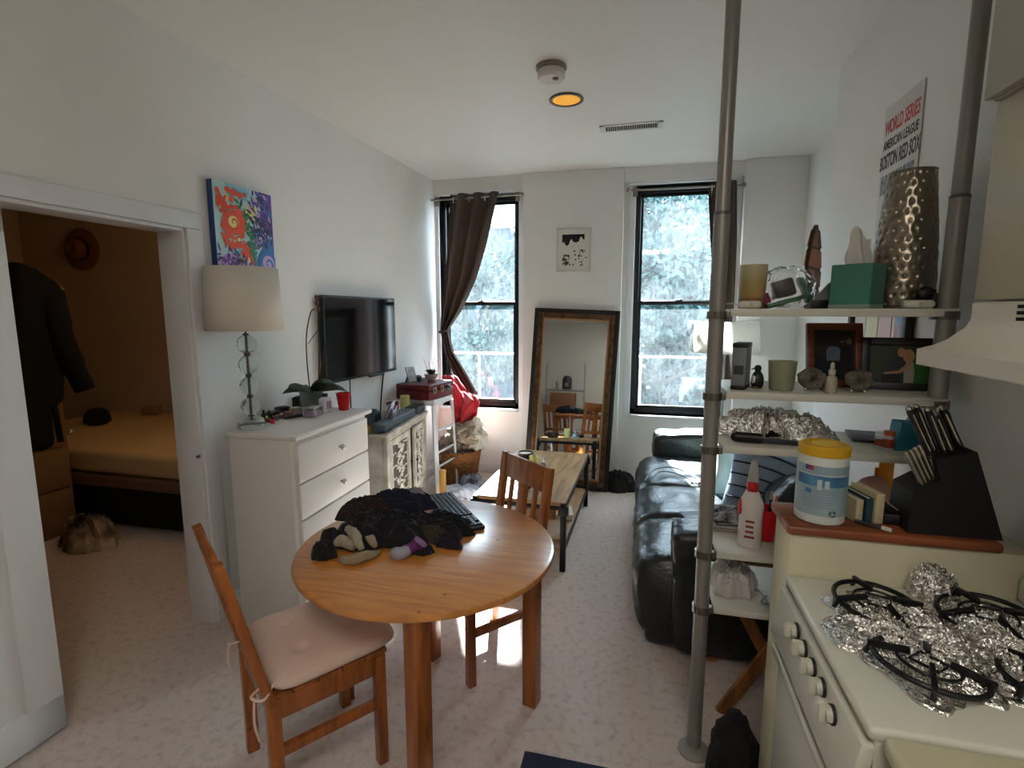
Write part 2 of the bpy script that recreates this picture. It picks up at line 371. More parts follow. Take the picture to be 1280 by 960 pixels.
# bed
SHEET = mat('beige_sheet', '#c8a878', .9, bump=.3, bscale=12); BEDB = mat('bed_base_cloth', '#6d5138', .9)
t = thing('bed', (-3.7, 3.4, 0), 'bed with beige sheet along the far wall of the dim bedroom', 'bed')
m = MB(); m.bx(-5.15, -2.28, 2.80, 4.07, .42, .60, .05, 4); m.build('mattress', SHEET, t, world=True)
m = MB(); m.bx(-5.15, -2.28, 2.785, 4.07, .33, .42, .02, 3); m.build('box_spring', BEDB, t, world=True)
m = MB(); m.bx(-5.12, -2.30, 2.84, 4.05, .04, .335, .004); m.build('under_bed_shade', mat('under_bed_shade_dark', '#0c0a09', .95), t, world=True)  # near-black block standing in for the shade under the bed
for x in (-5.05, -2.36):
    for y in (2.90, 3.98): m = MB(); m.bx(x-.03, x+.03, y-.03, y+.03, 0, .05, .004); m.build('leg', BLACK, t, world=True)
# wardrobe
q = PX(92, 560, -3.95)
WARD = mat('wardrobe_brown', '#8d6f4d', .6)
t = thing('wardrobe', (-4.3, 2.3, 0), 'tall tan wardrobe with drawers left of the bed in the bedroom', 'wardrobe')
wy = PX(93, 600, -3.95).y; wz = PX(80, 358, -3.95).z
m = MB(); m.bx(-4.5, -3.97, 1.5, wy, 0, wz, .006); m.build('body', WARD, t, world=True)
m = MB(); m.bx(-4.52, -3.93, 1.48, wy+.02, wz, wz+.03, .006); m.build('top_board', wood('light_board', '#d8b27a', '#b98f58'), t, world=True)
zz = [.08, .36, .66, .98, 1.0]
for i, (za, zb) in enumerate(((.05, .33), (.345, .63), (.645, .96))):
    m = MB(); m.bx(-3.975, -3.955, 1.53, wy-.02, za, zb, .005); d = m.build('drawer', WARD, t, world=True)
kn = [PX(28, 588, -3.95), PX(86, 540, -3.95)]
for k in kn:
    m = MB(); m.sph((-3.935, k.y, k.z), .022); m.build('knob', CHROME, t, world=True)
# coat on hanger
COAT = mat('black_coat', '#07070a', .95, bump=.4, bscale=9)
def coatpt(px, py, X=-3.78): return PX(px, py, X)
t = thing('coat', coatpt(45, 360), 'long black coat hanging from the front of the bedroom wardrobe', 'coat')
outl = [(8, 330), (30, 338), (52, 352), (70, 368), (78, 400), (92, 432), (117, 481), (96, 493), (90, 492), (70, 455), (58, 440), (60, 470), (70, 500), (66, 505), (74, 540), (76, 560), (70, 548), (62, 508), (50, 512), (50, 530), (54, 556), (40, 562), (30, 560), (8, 500)]
def blade(pts, X, th, mb):
    vs = []; n = len(pts)
    for s_ in (0, 1):
        for (a, b) in pts: p = PX(a, b, X); vs.append(Vector((p.x+(th if s_ else 0), p.y, p.z)))
    fs = [list(range(n)), [n+i for i in range(n)][::-1]]+[[i, (i+1) % n, n+(i+1) % n, n+i] for i in range(n)]
    mb._new(vs, fs)
m = MB(); blade([(2, 325), (30, 336), (55, 352), (68, 366), (72, 400), (66, 440), (66, 478), (66, 500), (50, 512), (54, 557), (38, 563), (2, 565)], -3.86, .13, m)
o = m.build('coat_body', COAT, t, world=True, smooth=60); md = o.modifiers.new('b', 'BEVEL'); md.width = .04; md.segments = 3
a, b, c_ = PX(62, 372, -3.78), PX(78, 430, -3.74), PX(106, 486, -3.72)
m = MB(); m.tube(catmull([a, b, c_], 8), [.085]*6+[.075]*6+[.062]*5, 14); m.build('sleeve', COAT, t, world=True)
m = MB(); m.tube(catmull([PX(66, 500, -3.75), PX(70, 520, -3.73), PX(76, 552, -3.73)], 6), .018, 8); m.build('belt', COAT, t, world=True)
m = MB(); pa = PX(20, 330, -3.8); pb = PX(78, 362, -3.8); m.bar(pa, pb, .03, .02, bev=.006); m.build('hanger', wood('hanger_wood', '#d8a868', '#b07c42'), t, world=True)
# hats
HAT = mat('brown_straw', '#7a4c22', .9, bump=.6, bscale=80)
c = PY(103, 312, BY-.01)
t = thing('brimmed_hat', c, 'brown brimmed hat hung flat on the bedroom wall', 'hat')
Mh = Matrix.Rotation(R(90), 4, 'X') @ Matrix.Rotation(R(4), 4, 'Y')
m = MB(); m.lathe([(.20, 0), (.205, .006), (.19, .012), (.11, .02), (.105, .02), (.095, .09), (.06, .115), (.02, .105), (.0, .10)], (0, 0, 0), 40, Mh); m.build('brim_and_crown', HAT, t)
m = MB(); m.lathe([(.107, .02), (.110, .025), (.106, .05), (.101, .05)], (0, 0, 0), 40, Mh, caps=False); m.build('band', mat('hat_band', '#24140a', .8), t, solid=.002)
c = PZ(122, 527, .61)
CAPM = mat('black_cap', '#08080a', .9)
t = thing('baseball_hat', c, 'black baseball hat with a curved visor resting on the bed', 'hat', rotz=R(-35))
m = MB()
for k in range(1): m.lathe([(.10, 0), (.10, .03), (.092, .07), (.07, .105), (.03, .122), (.001, .125)], (0, 0, 0), 24)
m.build('crown', CAPM, t)
m = MB(); m.prism([(.08*math.cos(a_), .08*math.sin(a_)) for a_ in [R(-60+i*12) for i in range(11)]][::-1]+[(.10+.085*math.cos(a_), .075*math.sin(a_)) for a_ in [R(-70+i*14) for i in range(11)]], .006); m.build('visor', CAPM, t)
m = MB(); m.bx(-.012, .02, -.101, -.095, .03, .055, .002); m.build('badge', mat('cap_badge', '#8a8a86', .6), t)
c = PZ(190, 517, .61); m = MB(); m.bx(-.07, .07, -.05, .05, 0, .075, .008); m.bx(-.04, .04, -.052, -.048, .015, .055)
tag(m.build('small_box', mat('brown_card', '#8a6844', .8), loc=c, rotz=.3), 'small tan box on the back of the bed', 'box')
c = PZ(112, 640, 0); c = Vector((-3.62, 2.58, 0)); m = MB(); crumple(m, (0, 0, 0), .20, .13, .20, 3); o = m.build('shopping_bag', mat('pale_bag', '#b9a68c', .8, col2='#171310', vscale=7), loc=c); tag(o, 'cream and black bag on the floor beside the bed', 'bag')
# ================================================================== CEILING
c = PZ(689, 83, HC)
t = thing('smoke_detector', (c.x, c.y, HC), 'white round smoke detector on the ceiling', 'smoke detector')
m = MB(); m.lathe([(.075, 0), (.078, -.012), (.066, -.014), (.066, -.022)], seg=32); m.build('mounting_ring', mat('detector_ring', '#8b8478', .6), t)
m = MB(); m.lathe([(.066, -.022), (.069, -.03), (.069, -.052), (.060, -.062), (.0, -.064)], seg=32); m.build('housing', mat('detector_white', '#cfcac4', .5), t)
m = MB(); m.lathe([(.015, -.061), (.015, -.068), (.0, -.069)], (.025, -.015, 0), 16); m.build('button', mat('detector_button', '#6c6763', .5), t)
c = PZ(708, 124, HC)
t = thing('recessed_light', (c.x, c.y, HC), 'round recessed ceiling light glowing dim yellow', 'ceiling light')
m = MB(); m.lathe([(.098, -.002), (.098, -.008), (.082, -.008), (.080, .0), (.075, -.001)], seg=40, caps=False); m.build('trim_ring', mat('can_ring', '#6b6058', .4), t, solid=.002)
m = MB(); m.lathe([(.081, -.004), (.06, -.003), (.0, -.003)], seg=40); m.build('lens', mat('can_lens', '#c98a2c', .5, emit='#ffb43c', estr=.55), t)
p = [PZ(750, 163, HC), PZ(829, 158, HC)]; cx, cy = (p[0].x+p[1].x)/2, (p[0].y+p[1].y)/2-.04
t = thing('air_vent', (cx, cy, HC), 'white slotted air vent in the ceiling near the windows', 'vent')
m = MB(); W_, D_ = .205, .065
m.bx(-W_, W_, -D_, -D_+.02, -.008, 0, .002); m.bx(-W_, W_, D_-.02, D_, -.008, 0, .002); m.bx(-W_, -W_+.035, -D_, D_, -.008, 0, .002); m.bx(W_-.035, W_, -D_, D_, -.008, 0, .002)
m.build('frame', TRIM, t)
m = MB(); m.bx(-.17, .17, -.045, .045, -.002, -.001); m.build('backing', mat('vent_dark', '#1a1512', .9), t)
m = MB()
for i in range(24): x = -.165+i*.0143; m.box((x, 0, -.004), (.0022, .09, .008), (0, R(35), 0))
m.build('louvres', mat('louvre_grey', '#b5aca2', .5), t)
# ================================================================== LEFT WALL: DRESSER
t = thing('dresser', (-1.74, 2.40, 0), 'tall white dresser with round knobs against the left wall', 'dresser', rotz=R(.8))
dx0, dx1, dy0, dy1 = -.185, .175, -.35, .35
m = MB(); m.bx(dx0, dx1-.02, dy0+.0, dy1, 0, .985, .004); m.build('body', WHITE, t)
m = MB(); m.bx(dx0-.005, dx1+.02, dy0-.01, dy1+.015, .982, 1.007, .007, 3); m.build('top', WHITE, t)
hz = [.765, .58, .395, .21, .03]; tops = [.955, .755, .57, .385, .20]
KN = mat('glass_knob', '#bfc2bf', .12, metal=.6)
for zb, zt in zip(hz, tops):
    m = MB(); m.bx(dx1-.022, dx1, dy0+.03, dy1-.01, zb, zt, .004); d = m.build('drawer', WHITE, t)
    m = MB(); m.cyl((dx1, .03, (zb+zt)/2), (dx1+.014, .03, (zb+zt)/2), .007); m.sph((dx1+.022, .03, (zb+zt)/2), .0165, (.75, 1, 1), seg=14); m.build('knob', KN, d)
# lamp
lc = Vector((-1.90, 2.20, .997))
lc = Vector((-1.872, 2.155, 1.008))
sh = PY(305, 375, lc.y)
t = thing('table_lamp', lc, 'table lamp of stacked glass balls with off-white drum shade on the dresser', 'lamp')
GL2 = mat('lamp_glass', '#e9f4f2', .03, trans=.92, ior=1.35)
m = MB(); m.lathe([(.060, 0), (.068, .008), (.066, .022), (.052, .046), (.03, .058), (.012, .062)], seg=36); m.build('base', GL2, t)
zb = [PY(303, yy_, lc.y).z-1.008 for yy_ in (430, 456, 482, 507)]
for z_ in zb: m = MB(); m.sph((0, 0, z_), .0455, seg=28); m.build('glass_ball', GL2, t)
m = MB(); m.cyl((0, 0, .03), (0, 0, zb[0]+.06), .005)
for z_ in zb: m.cyl((0, 0, z_-.052), (0, 0, z_-.044), .014); m.cyl((0, 0, z_+.044), (0, 0, z_+.052), .014)
m.build('stem', mat('lamp_stem', '#4f4a40', .3, metal=.9), t)
zs0 = PY(305, 413, lc.y).z-1.008; zs1 = PY(305, 335, lc.y).z-1.008
m = MB(); m.lathe([(.172, zs0), (.160, zs1)], seg=48, caps=False); m.build('shade', SHADE, t, solid=.003)
m = MB(); m.cyl((0, 0, zb[0]+.05), (0, 0, zs1+.03), .004)
for a_ in (0, 120, 240): m.cyl((0, 0, zs1-.01), (.159*math.cos(R(a_)), .159*math.sin(R(a_)), zs1-.005), .002, seg=6)
m.build('harp', STEEL, t)
m = MB(); m.sph((0, 0, zs1+.035), .014, (1, 1, .8)); m.build('finial', mat('finial_glass', '#8e8a84', .1, metal=.6), t)
def Dunused(x, y): q = Vector((-1.765, 2.44, 0)); return Vector((q.x+x, q.y+y, 1.008))
def DP(px, py, z=1.008): return PZ(px, py, z)
# orchid
c = DP(392, 520, .999); c = PZ(400, 516, .999); c.x = -1.86
c = Vector((-1.85, PX(390, 505, -1.85).y, 1.008))
t = thing('potted_orchid', c, 'potted orchid with bare curved stems in a grey pot on the dresser', 'plant')
m = MB(); m.lathe([(.05, 0), (.052, .01), (.066, .11), (.070, .12), (.064, .122), (.060, .108), (.0, .105)], seg=32); m.build('pot', mat('grey_ceramic', '#6d7674', .5), t)
def leafmesh(mb, base, dirv, L, wd, droop, up=.4, tw=0):
    dirv = Vector(dirv).normalized(); side = Vector((-dirv.y, dirv.x, tw)).normalized()
    def fn(u, v):
        s_ = v; w_ = wd*math.sin(math.pi*min(1, .08+s_*.92))**.6*(1 if s_ < .97 else .4); x = (u-.5)*2
        p = Vector(base)+dirv*(L*s_)+Vector((0, 0, up*L*s_-droop*L*s_*s_+.18*wd*abs(x)))+side*(x*w_)
        return p
    mb.surf(fn, 6, 10)
m = MB()
for a_, L, w_, dr in ((200, .17, .03, .75), (250, .15, .035, .3), (300, .20, .035, .55), (20, .17, .035, .6), (80, .20, .04, .5), (130, .15, .03, .8), (340, .15, .035, .2), (50, .22, .03, .8)):
    leafmesh(m, (0, 0, .11), (math.cos(R(a_)), math.sin(R(a_)), 0), L*.95, w_*.95, dr*.8, .55, .9 if math.sin(R(a_)) > 0 else -.9)
m.build('leaves', LEAF, t, solid=.002)
STEM = mat('orchid_stem', '#3a2a1c', .7)
a0 = c
m = MB(); pts = [PX(388, 492, -1.86), PX(384, 455, -1.86), PX(383, 420, -1.86), PX(388, 392, -1.86), PX(393, 386, -1.86)]; m.tube(catmull(pts), .0035, 6)
pts = [PX(385, 430, -1.86), PX(392, 420, -1.86), PX(400, 410, -1.86)]; m.tube(catmull(pts), .0025, 6)
pts = [PX(398, 490, -1.84), PX(399, 450, -1.84), PX(398, 405, -1.84), PX(397, 385, -1.84), PX(395, 372, -1.84)]; m.tube(catmull(pts), .0035, 6)
m.build('flower_stem', STEM, t, world=True)
m = MB(); m.sph(PX(396, 378, -1.84), .012, (1, 1, 1.6)); m.sph(PX(398, 386, -1.84), .009, (1, 1, 2)); m.sph(PX(395, 371, -1.84), .008, (1, 1, 1.5)); m.build('bud', mat('dead_bud', '#6e3f2c', .8), t, world=True)
m = MB(); leafmesh(m, (0, 0, 0), (0, 1, 0), .09, .012, .0, 3); o = m.build('bract', STEM, t); o.location = (.03, .03, .11)
# dresser-top things
def cup(px, py, z, X=None, h=.105, r=.045, label='', name='red_cup', M=RED, pos=None):
    c = pos if pos is not None else PZ(px, py, z)
    m = MB(); m.lathe([(r*.68, 0), (r*.70, .002), (r*.76, h*.3), (r*.79, h*.3), (r*.86, h*.62), (r*.89, h*.62), (r*.97, h-.006), (r*1.03, h-.005), (r*1.03, h), (r*.95, h), (r*.66, .004), (0, .004)], seg=32)
    t_ = thing(name, c, label, 'cup'); m.build('cup_wall', M, t_); return t_
cup(430, 512, 1.008, label='red plastic cup standing on the white dresser', h=.10, r=.042)
c = PZ(407, 515, 1.008)
t = thing('lotion_bottle', c, 'white lotion bottle with dark cap beside the red cup on the dresser', 'bottle')
m = MB(); m.bx(-.024, .024, -.035, .035, 0, .085, .012, 3); m.lathe([(.022, .08), (.015, .093), (.0, .095)], seg=16); m.build('bottle_body', mat('bottle_white', '#cfc6cf', .35), t)
m = MB(); m.cyl((0, 0, .09), (0, 0, .108), .0165); m.build('cap', mat('navy_cap', '#15182a', .4), t)
m = MB(); m.bx(.0238, .0246, -.024, .024, .02, .065); m.build('print_panel', mat('bottle_print', '#a57f95', .5), t)
c = PZ(398, 514, 1.008)
t = thing('plastic_tub', (c.x-.07, c.y+.01, 1.008), 'clear square plastic tub behind the lotion bottle', 'container')
m = MB(); m.lathe([(.05, 0), (.055, .085), (.052, .085), (.047, .003), (0, .003)], seg=4); m.build('tub_wall', mat('clear_tub', '#d8d4dc', .15, trans=.75), t)
c = PZ(391, 520, 1.008)
t = thing('cotton_box', c, 'low clear plastic box with pink contents on the dresser', 'box', rotz=.1)
m = MB(); m.bx(-.035, .035, -.05, .05, .0, .05, .006); m.build('clear_case', mat('clear_case', '#dde3e2', .1, trans=.8), t)
m = MB(); m.bx(-.028, .028, -.04, .0, .004, .03, .01); m.bx(-.025, .025, .005, .04, .004, .025, .01); m.build('pads', mat('pink_pads', '#c07ca8', .6), t)
m = MB(); m.bx(-.037, .037, -.052, .052, .048, .056, .003); m.build('lid', mat('clear_lid', '#c9cfce', .2, trans=.5), t)
smalls = [('makeup_case', 'flat black make-up case at the left of the dresser clutter', 345, 519, (.05, .09, .02), '#100c10', .1),
          ('makeup_palette', 'black square palette stacked on the dresser clutter', 357, 515, (.06, .07, .03), '#0b0a0c', -.4),
          ('makeup_compact', 'brown compact in the middle of the dresser clutter', 364, 519, (.05, .05, .018), '#5b3b36', .5),
          ('eyeshadow_box', 'dark red eyeshadow box on the dresser', 352, 523, (.04, .06, .015), '#3c1418', .2),
          ('brush_pouch', 'black brush pouch leaning on the orchid pot', 378, 508, (.05, .09, .06), '#060607', .2),
          ('sponge_pack', 'cream sponge pack in the dresser clutter', 374, 516, (.05, .06, .03), '#a6968c', -.2),
          ('mascara_box', 'long black mascara box at the dresser clutter edge', 372, 522, (.035, .12, .012), '#141114', -.5)]
for nm, lb, px, py, sz, colr, rz in smalls:
    c = PZ(px, py, 1.008); c.x -= .02
    m = MB(); m.bx(-sz[0]/2, sz[0]/2, -sz[1]/2, sz[1]/2, 0, sz[2], .005, 2)
    t = thing(nm, c, lb, 'make-up', rotz=rz); m.build('case', mat('mk_'+nm, colr, .35), t)
    m = MB(); m.bx(-sz[0]*.35, sz[0]*.35, -sz[1]*.35, sz[1]*.35, sz[2]-.001, sz[2]+.003, .001); m.build('lid', mat('mkl_'+nm, '#%02x%02x%02x' % tuple(min(255, int(int(colr[i:i+2], 16)*1.6)+14) for i in (1, 3, 5)), .3), t)
for i, (px, py, colr, h_, lb) in enumerate([(334, 528, '#3a1a12', .035, 'small dark nail polish bottle nearest the lamp'), (341, 529, '#c2162a', .035, 'small red nail polish bottle beside the lamp'), (337, 523, '#120d0d', .045, 'small black nail polish bottle behind the red one'), (330, 524, '#1c1210', .05, 'black cosmetic jar behind the lamp base'), (347, 530, '#d9d3cf', .03, 'tiny white cosmetic pot at the dresser edge')]):
    c = PZ(px, py, 1.008); t = thing('nail_polish_bottle', c, lb, 'bottle')
    m = MB(); m.lathe([(.013, 0), (.014, .004), (.014, h_*.55), (.007, h_*.65)], seg=14); m.build('bottle_body', mat('np%d' % i, colr, .15), t)
    m = MB(); m.cyl((0, 0, h_*.6), (0, 0, h_), .007, .006); m.build('cap', mat('np_cap%d' % i, '#b89a50' if i == 0 else '#161214', .4), t)
# ================================================================== TELEVISION, CONSOLE AND WALL PICTURES
def tv():
    t = thing('television', LW(.04, 3.41, 1.40), 'black flat television mounted on the left wall', 'television', rotz=LA)
    w2, h2 = .455, .288
    m = MB(); m.bx(-.02, .02, -w2, w2, -h2, h2, .006); m.build('casing', BLACK, t)
    m = MB(); m.bx(.0195, .0212, -w2+.012, w2-.012, -h2+.018, h2-.012); m.build('screen', mat('tv_screen', '#0a0c10', .08, spec=.6), t)
    m = MB(); m.bx(.01, .03, .05, .25, -h2-.012, -h2+.004, .003); m.build('lower_lip', BLACK, t)
    m = MB(); m.bx(-.035, -.015, -.2, .2, -.15, .15, .004); m.build('wall_bracket', DARK, t)
tv()
m = MB(); a = LW(.012, 3.28, 1.12); b = LW(.012, 3.28, .80); m.tube(catmull([a, b], 4), .004, 6); tag(m.build('television_cable', BLACK, loc=a, world=True), 'thin black cable dropping from the television, nearer one', 'cable')
m = MB(); a = LW(.012, 3.75, 1.14); b = LW(.012, 3.70, .95); c_ = LW(.02, 3.66, .80); m.tube(catmull([a, b, c_], 6), .006, 6); tag(m.build('power_cable', BLACK, loc=a, world=True), 'black cable slanting down the wall behind the photo frame', 'cable')

CONS = mat('antique_white', '#c4bfb4', .5, var=.25, vscale=10, col2='#9b9487', bump=.1, bscale=30)
CONSD = mat('carving_gap', '#4a4540', .7)
cr = R(5.2)
t = thing('console_cabinet', (-1.84, 3.50, 0), 'antique white cabinet with two carved doors below the television', 'cabinet', rotz=cr)
x0, x1, y0, y1, zb, zt = -.09, .185, -.46, .37, .18, .78
m = MB(); m.bx(x0, x1-.03, y0, y1, zb, zt-.02, .004); m.bx(x1-.04, x1, y0, y0+.05, zb, zt-.02, .004); m.bx(x1-.04, x1, y1-.05, y1, zb, zt-.02, .004); m.bx(x1-.04, x1, y0, y1, zb, zb+.04, .004); m.bx(x1-.04, x1, y0, y1, zt-.06, zt-.02, .004)
m.build('body', CONS, t)
m = MB(); m.bx(x0-.005, x1+.015, y0-.02, y1+.02, zt-.022, zt, .006, 3); m.build('top', CONS, t)
for x in (x0+.03, x1-.03):
    for y in (y0+.03, y1-.03): m = MB(); m.bar((x, y, 0), (x, y, zb+.01), .045, .045, bev=.006); m.build('leg', CONS, t)
def carved_door(ya, yb, swing):
    wd = yb-ya; m = MB(); hh = zt-.065-(zb+.045); fr = .045
    # local: hinge side chosen by swing
    hy = ya if swing <= 0 else yb
    M = Matrix.Translation((x1-.002, hy, zb+.045)) @ Matrix.Rotation(swing, 4, 'Z') @ Matrix.Translation((0, ya-hy, 0))
    m.bx(-.02, 0, 0, fr, 0, hh, .003, M=M); m.bx(-.02, 0, wd-fr, wd, 0, hh, .003, M=M); m.bx(-.02, 0, fr, wd-fr, 0, fr, .003, M=M); m.bx(-.02, 0, fr, wd-fr, hh-fr, hh, .003, M=M)
    m.bx(-.02, -.014, fr, wd-fr, fr, hh-fr, M=M)
    d = m.build('door', CONS, t)
    m = MB(); ph = hh-2*fr; pw = wd-2*fr
    m.bx(-.0139, -.012, fr+.008, wd-fr-.008, fr+.008, hh-fr-.008, M=M); m.build('dark_recess', CONSD, d)
    m = MB(); cy = wd/2
    for k in range(9):                              # leaf-and-lattice carving
        z_ = fr+ph*(k+.5)/9; sg = 1 if k % 2 else -1
        m.bar(M @ Vector((-.008, cy-sg*pw*.25, z_-ph*.06)), M @ Vector((-.008, cy+sg*pw*.25, z_+ph*.06)), .016, .012, up=M.to_3x3() @ Vector((1, 0, 0)), bev=.003)
        m.sph((-.007, cy+sg*pw*.06, z_), .022, (.35, .7, 1.2), (R(25*sg), 0, 0), 12, M=M)
        m.bx(-.014, -.004, cy-pw*.46, cy-pw*.22, z_-.006, z_+.006, .002, M=M) if k % 2 else m.bx(-.014, -.004, cy+pw*.22, cy+pw*.46, z_-.006, z_+.006, .002, M=M)
    for yy_ in (fr+.006, wd-fr-.016): m.bx(-.014, -.003, yy_, yy_+.01, fr, hh-fr, .002, M=M)
    m.tube([M @ Vector((-.007, cy+pw*.18*math.sin(k*.7), fr+ph*k/24)) for k in range(25)], .007, 6)
    m.sph((-.006, cy, fr+ph*.93), .02, (.4, 1, 1), seg=12, M=M)
    m.build('carving', mat('carving_white', '#dedad0', .4, col2='#8f897c', vscale=35), d)
    m = MB(); kx = wd-.015 if swing <= 0 else .015
    m.sph((.012, kx, hh*.5), .010, M=M, seg=12); m.tube([M @ Vector((.012, kx, hh*.5)), M @ Vector((.012, kx, hh*.5-.06))], .004, 6); m.build('pull', mat('old_bronze', '#4b4038', .4, metal=.8), d)
carved_door(y0+.055, .0, 0); carved_door(.005, y1-.055, R(-0)) if False else carved_door(.012, y1-.055, R(5))
CZ = zt+.001
def CP(px, py): return PZ(px, py, CZ)
# sound bars on the console
def conspt(x, y, z=0): return Matrix.Translation((-1.84, 3.50, 0)) @ Matrix.Rotation(cr, 4, 'Z') @ Vector((x, y, z))
SB = mat('soundbar_grey', '#3d4850', .6, bump=.3, bscale=400)
def soundbar(ya, yb, label):
    t = thing('soundbar', conspt(.12, (ya+yb)/2, CZ), label, 'speaker', rotz=cr)
    L = (yb-ya)/2
    m = MB(); m.bx(-.05, .055, -L, L, .004, .058, .008, 3); m.build('casing', SB, t)
    m = MB(); m.bx(-.045, .05, -L+.004, L-.004, .0575, .060, .001); m.build('top_plate', mat('soundbar_top', '#56636c', .35), t)
    m = MB(); m.bx(-.03, .035, -L+.03, L-.03, 0, .005); m.build('foot', BLACK, t)
soundbar(-.455, .15, 'long dark grey soundbar on the front edge of the carved cabinet')
soundbar(.19, .38, 'short dark grey speaker block at the far end of the carved cabinet')
c = conspt(-.005, -.30, CZ)
t = thing('desktop_speaker', c, 'slanted dark grey speaker behind the soundbar', 'speaker', rotz=cr)
Mz = Matrix.Rotation(R(90), 4, 'X')
m = MB(); m.prism([(-.06, 0), (.07, 0), (.07, .10), (.0, .135), (-.06, .12)], .12, Matrix.Rotation(R(90), 4, 'Z') @ Mz @ Matrix.Translation((0, 0, -.06))); m.build('casing', SB, t)
m = MB(); m.bx(.059, .0625, -.045, .055, .012, .095, .002); m.build('grille', mat('speaker_grille', '#22262a', .8), t)
c = conspt(.03, -.425, CZ); t = thing('tape_roll', c, 'yellow roll in the gap behind the dresser, on the cabinet', 'tape')
m = MB(); m.lathe([(.02, 0), (.035, 0), (.035, .04), (.02, .04)], seg=24); m.build('roll', mat('yellow_tape', '#c8a51e', .5), t)
m = MB(); m.lathe([(.017, 0), (.02, 0), (.02, .041), (.017, .041)], seg=24, caps=False); m.build('core', mat('tape_core', '#8f6f3f', .8), t)
# mail in a holder
c = conspt(.115, -.20, CZ+.0605)
t = thing('mail_holder', c, 'clear holder stuffed with letters on top of the soundbar', 'letters', rotz=cr+R(10))
m = MB(); m.bx(-.03, .03, -.08, .08, 0, .005); m.bx(.026, .03, -.08, .08, 0, .07); m.bx(-.03, -.026, -.08, .08, 0, .05); m.build('clear_tray', mat('clear_acrylic', '#dfe6ee', .1, trans=.8), t)
for i, (col_, tilt, zz_) in enumerate((('#cdd6e4', 18, .055), ('#e3dfe4', 24, .045), ('#b9cbe2', 12, .07), ('#d8c4cc', 30, .035))):
    m = MB(); m.box((-.012+i*.010, .0+i*.008, zz_), (.003, .15, .085), (0, R(tilt), R(-4+i*3)), .0005, 1); m.build('envelope', mat('env%d' % i, col_, .7), t)
cup(0, 0, 0, pos=conspt(.01, .10, CZ), label='dark red cup behind the soundbar near the candle', h=.11, r=.048, M=mat('dark_red_cup', '#7a1016', .35))
def pillar_candle(c, r, h, label, group=None, colr='#d6d48a'):
    t = thing('pillar_candle', c, label, 'candle', group=group)
    m = MB(); m.lathe([(r, 0), (r, h-.004), (r-.004, h), (r*.7, h-.004), (r*.5, h-.012), (0, h-.013)], seg=28); m.build('wax', mat('yellow_wax', colr, .45, bump=.15, bscale=50), t)
    m = MB(); m.cyl((0, 0, h-.015), (0, 0, h+.004), .0015, seg=6); m.build('wick', BLACK, t)
pillar_candle(conspt(.10, .156, CZ), .0, 0, '') if False else None
c = conspt(.035, .30, CZ); pillar_candle(c, .038, .135, 'pale yellow pillar candle on the carved cabinet behind the speaker block')
# red record player case on the stool
rc = Vector((-1.785, 4.08, 0))
SZ = .865
t = thing('record_player_case', (rc.x, rc.y, SZ+.002), 'dark red suitcase record player with metal latches on the white step stool', 'record player', rotz=R(-8))
REDL = mat('red_leatherette', '#571018', .45, bump=.3, bscale=120)
m = MB(); m.bx(-.15, .17, -.20, .20, .0, .075, .01, 3); m.build('case_bottom', REDL, t)
m = MB(); m.bx(-.15, .17, -.20, .20, .078, .125, .01, 3); m.build('case_lid', REDL, t)
for y in (-.12, .0, .12):
    m = MB(); m.bx(.168, .176, y-.026, y+.026, .05, .10, .003); l_ = m.build('latch', mat('latch_gold' if y == 0 else 'latch_steel', '#a88b45' if y == 0 else '#9b938c', .3, metal=.9), t)
    m = MB(); m.bx(.175, .179, y-.012, y+.012, .06, .09, .002); m.build('latch_plate', DARK, l_)
TOPZ = SZ+.128
c = Vector((-1.74, 4.13, TOPZ))
t = thing('succulent_pot', c, 'small white bowl with a succulent and reed sticks on the record player case', 'plant')
m = MB(); m.lathe([(.022, 0), (.03, .004), (.052, .03), (.060, .06), (.055, .06), (.045, .045), (0, .045)], seg=32); m.build('bowl', mat('pinkish_ceramic', '#cdbfb9', .4), t)
m = MB(); m.lathe([(.05, .052), (.0, .056)], seg=24); m.build('soil', mat('potting_soil', '#2c1c14', 1), t)
m = MB()
for k in range(16):
    a_ = k*2.4; leafmesh(m, (.012*math.cos(a_), .012*math.sin(a_), .055), (math.cos(a_), math.sin(a_), 0), .045-.001*k, .010, .1, .8+.06*k)
m.build('leaves', mat('succulent_green', '#3f5a22', .4, var=.3), t, solid=.002)
for (dx, dy, h_) in ((-.06, -.02, .16), (-.02, .0, .14), (.02, .02, .17), (.05, .03, .15)):
    m = MB(); m.tube([(dx*.2, dy*.2, .05), (dx, dy, h_+.03)], .0018, 6); m.build('reed', mat('reed_dark', '#2a2420', .8), t)
c = Vector((-1.84, 3.98, TOPZ))
t = thing('silver_photo_frame', c, 'small silver photo frame standing on the record player case', 'photo frame', rotz=R(-12))
Mt = Matrix.Rotation(R(-14), 4, 'Y')
m = MB(); m.bx(-.006, .006, -.055, .055, 0, .012, .002, M=Mt); m.bx(-.006, .006, -.055, .055, .128, .14, .002, M=Mt); m.bx(-.006, .006, -.055, -.043, 0, .14, .002, M=Mt); m.bx(-.006, .006, .043, .055, 0, .14, .002, M=Mt); m.build('frame', STEEL, t)
m = MB(); m.bx(-.004, .003, -.044, .044, .011, .13, M=Mt); m.build('picture', mat('frame_print', '#b9b4b2', .5, col2='#8c8784', vscale=14), t)
m = MB(); m.bar((-.03, 0, .10), (-.075, 0, .0), .03, .003); m.build('easel_back', BLACK, t)
c = Vector((-1.86, 4.13, TOPZ)); t = thing('dark_dish', c, 'black tray with a stone behind the succulent bowl', 'tray')
m = MB(); m.bx(-.045, .045, -.06, .06, 0, .02, .004); m.build('tray_body', BLACK, t)
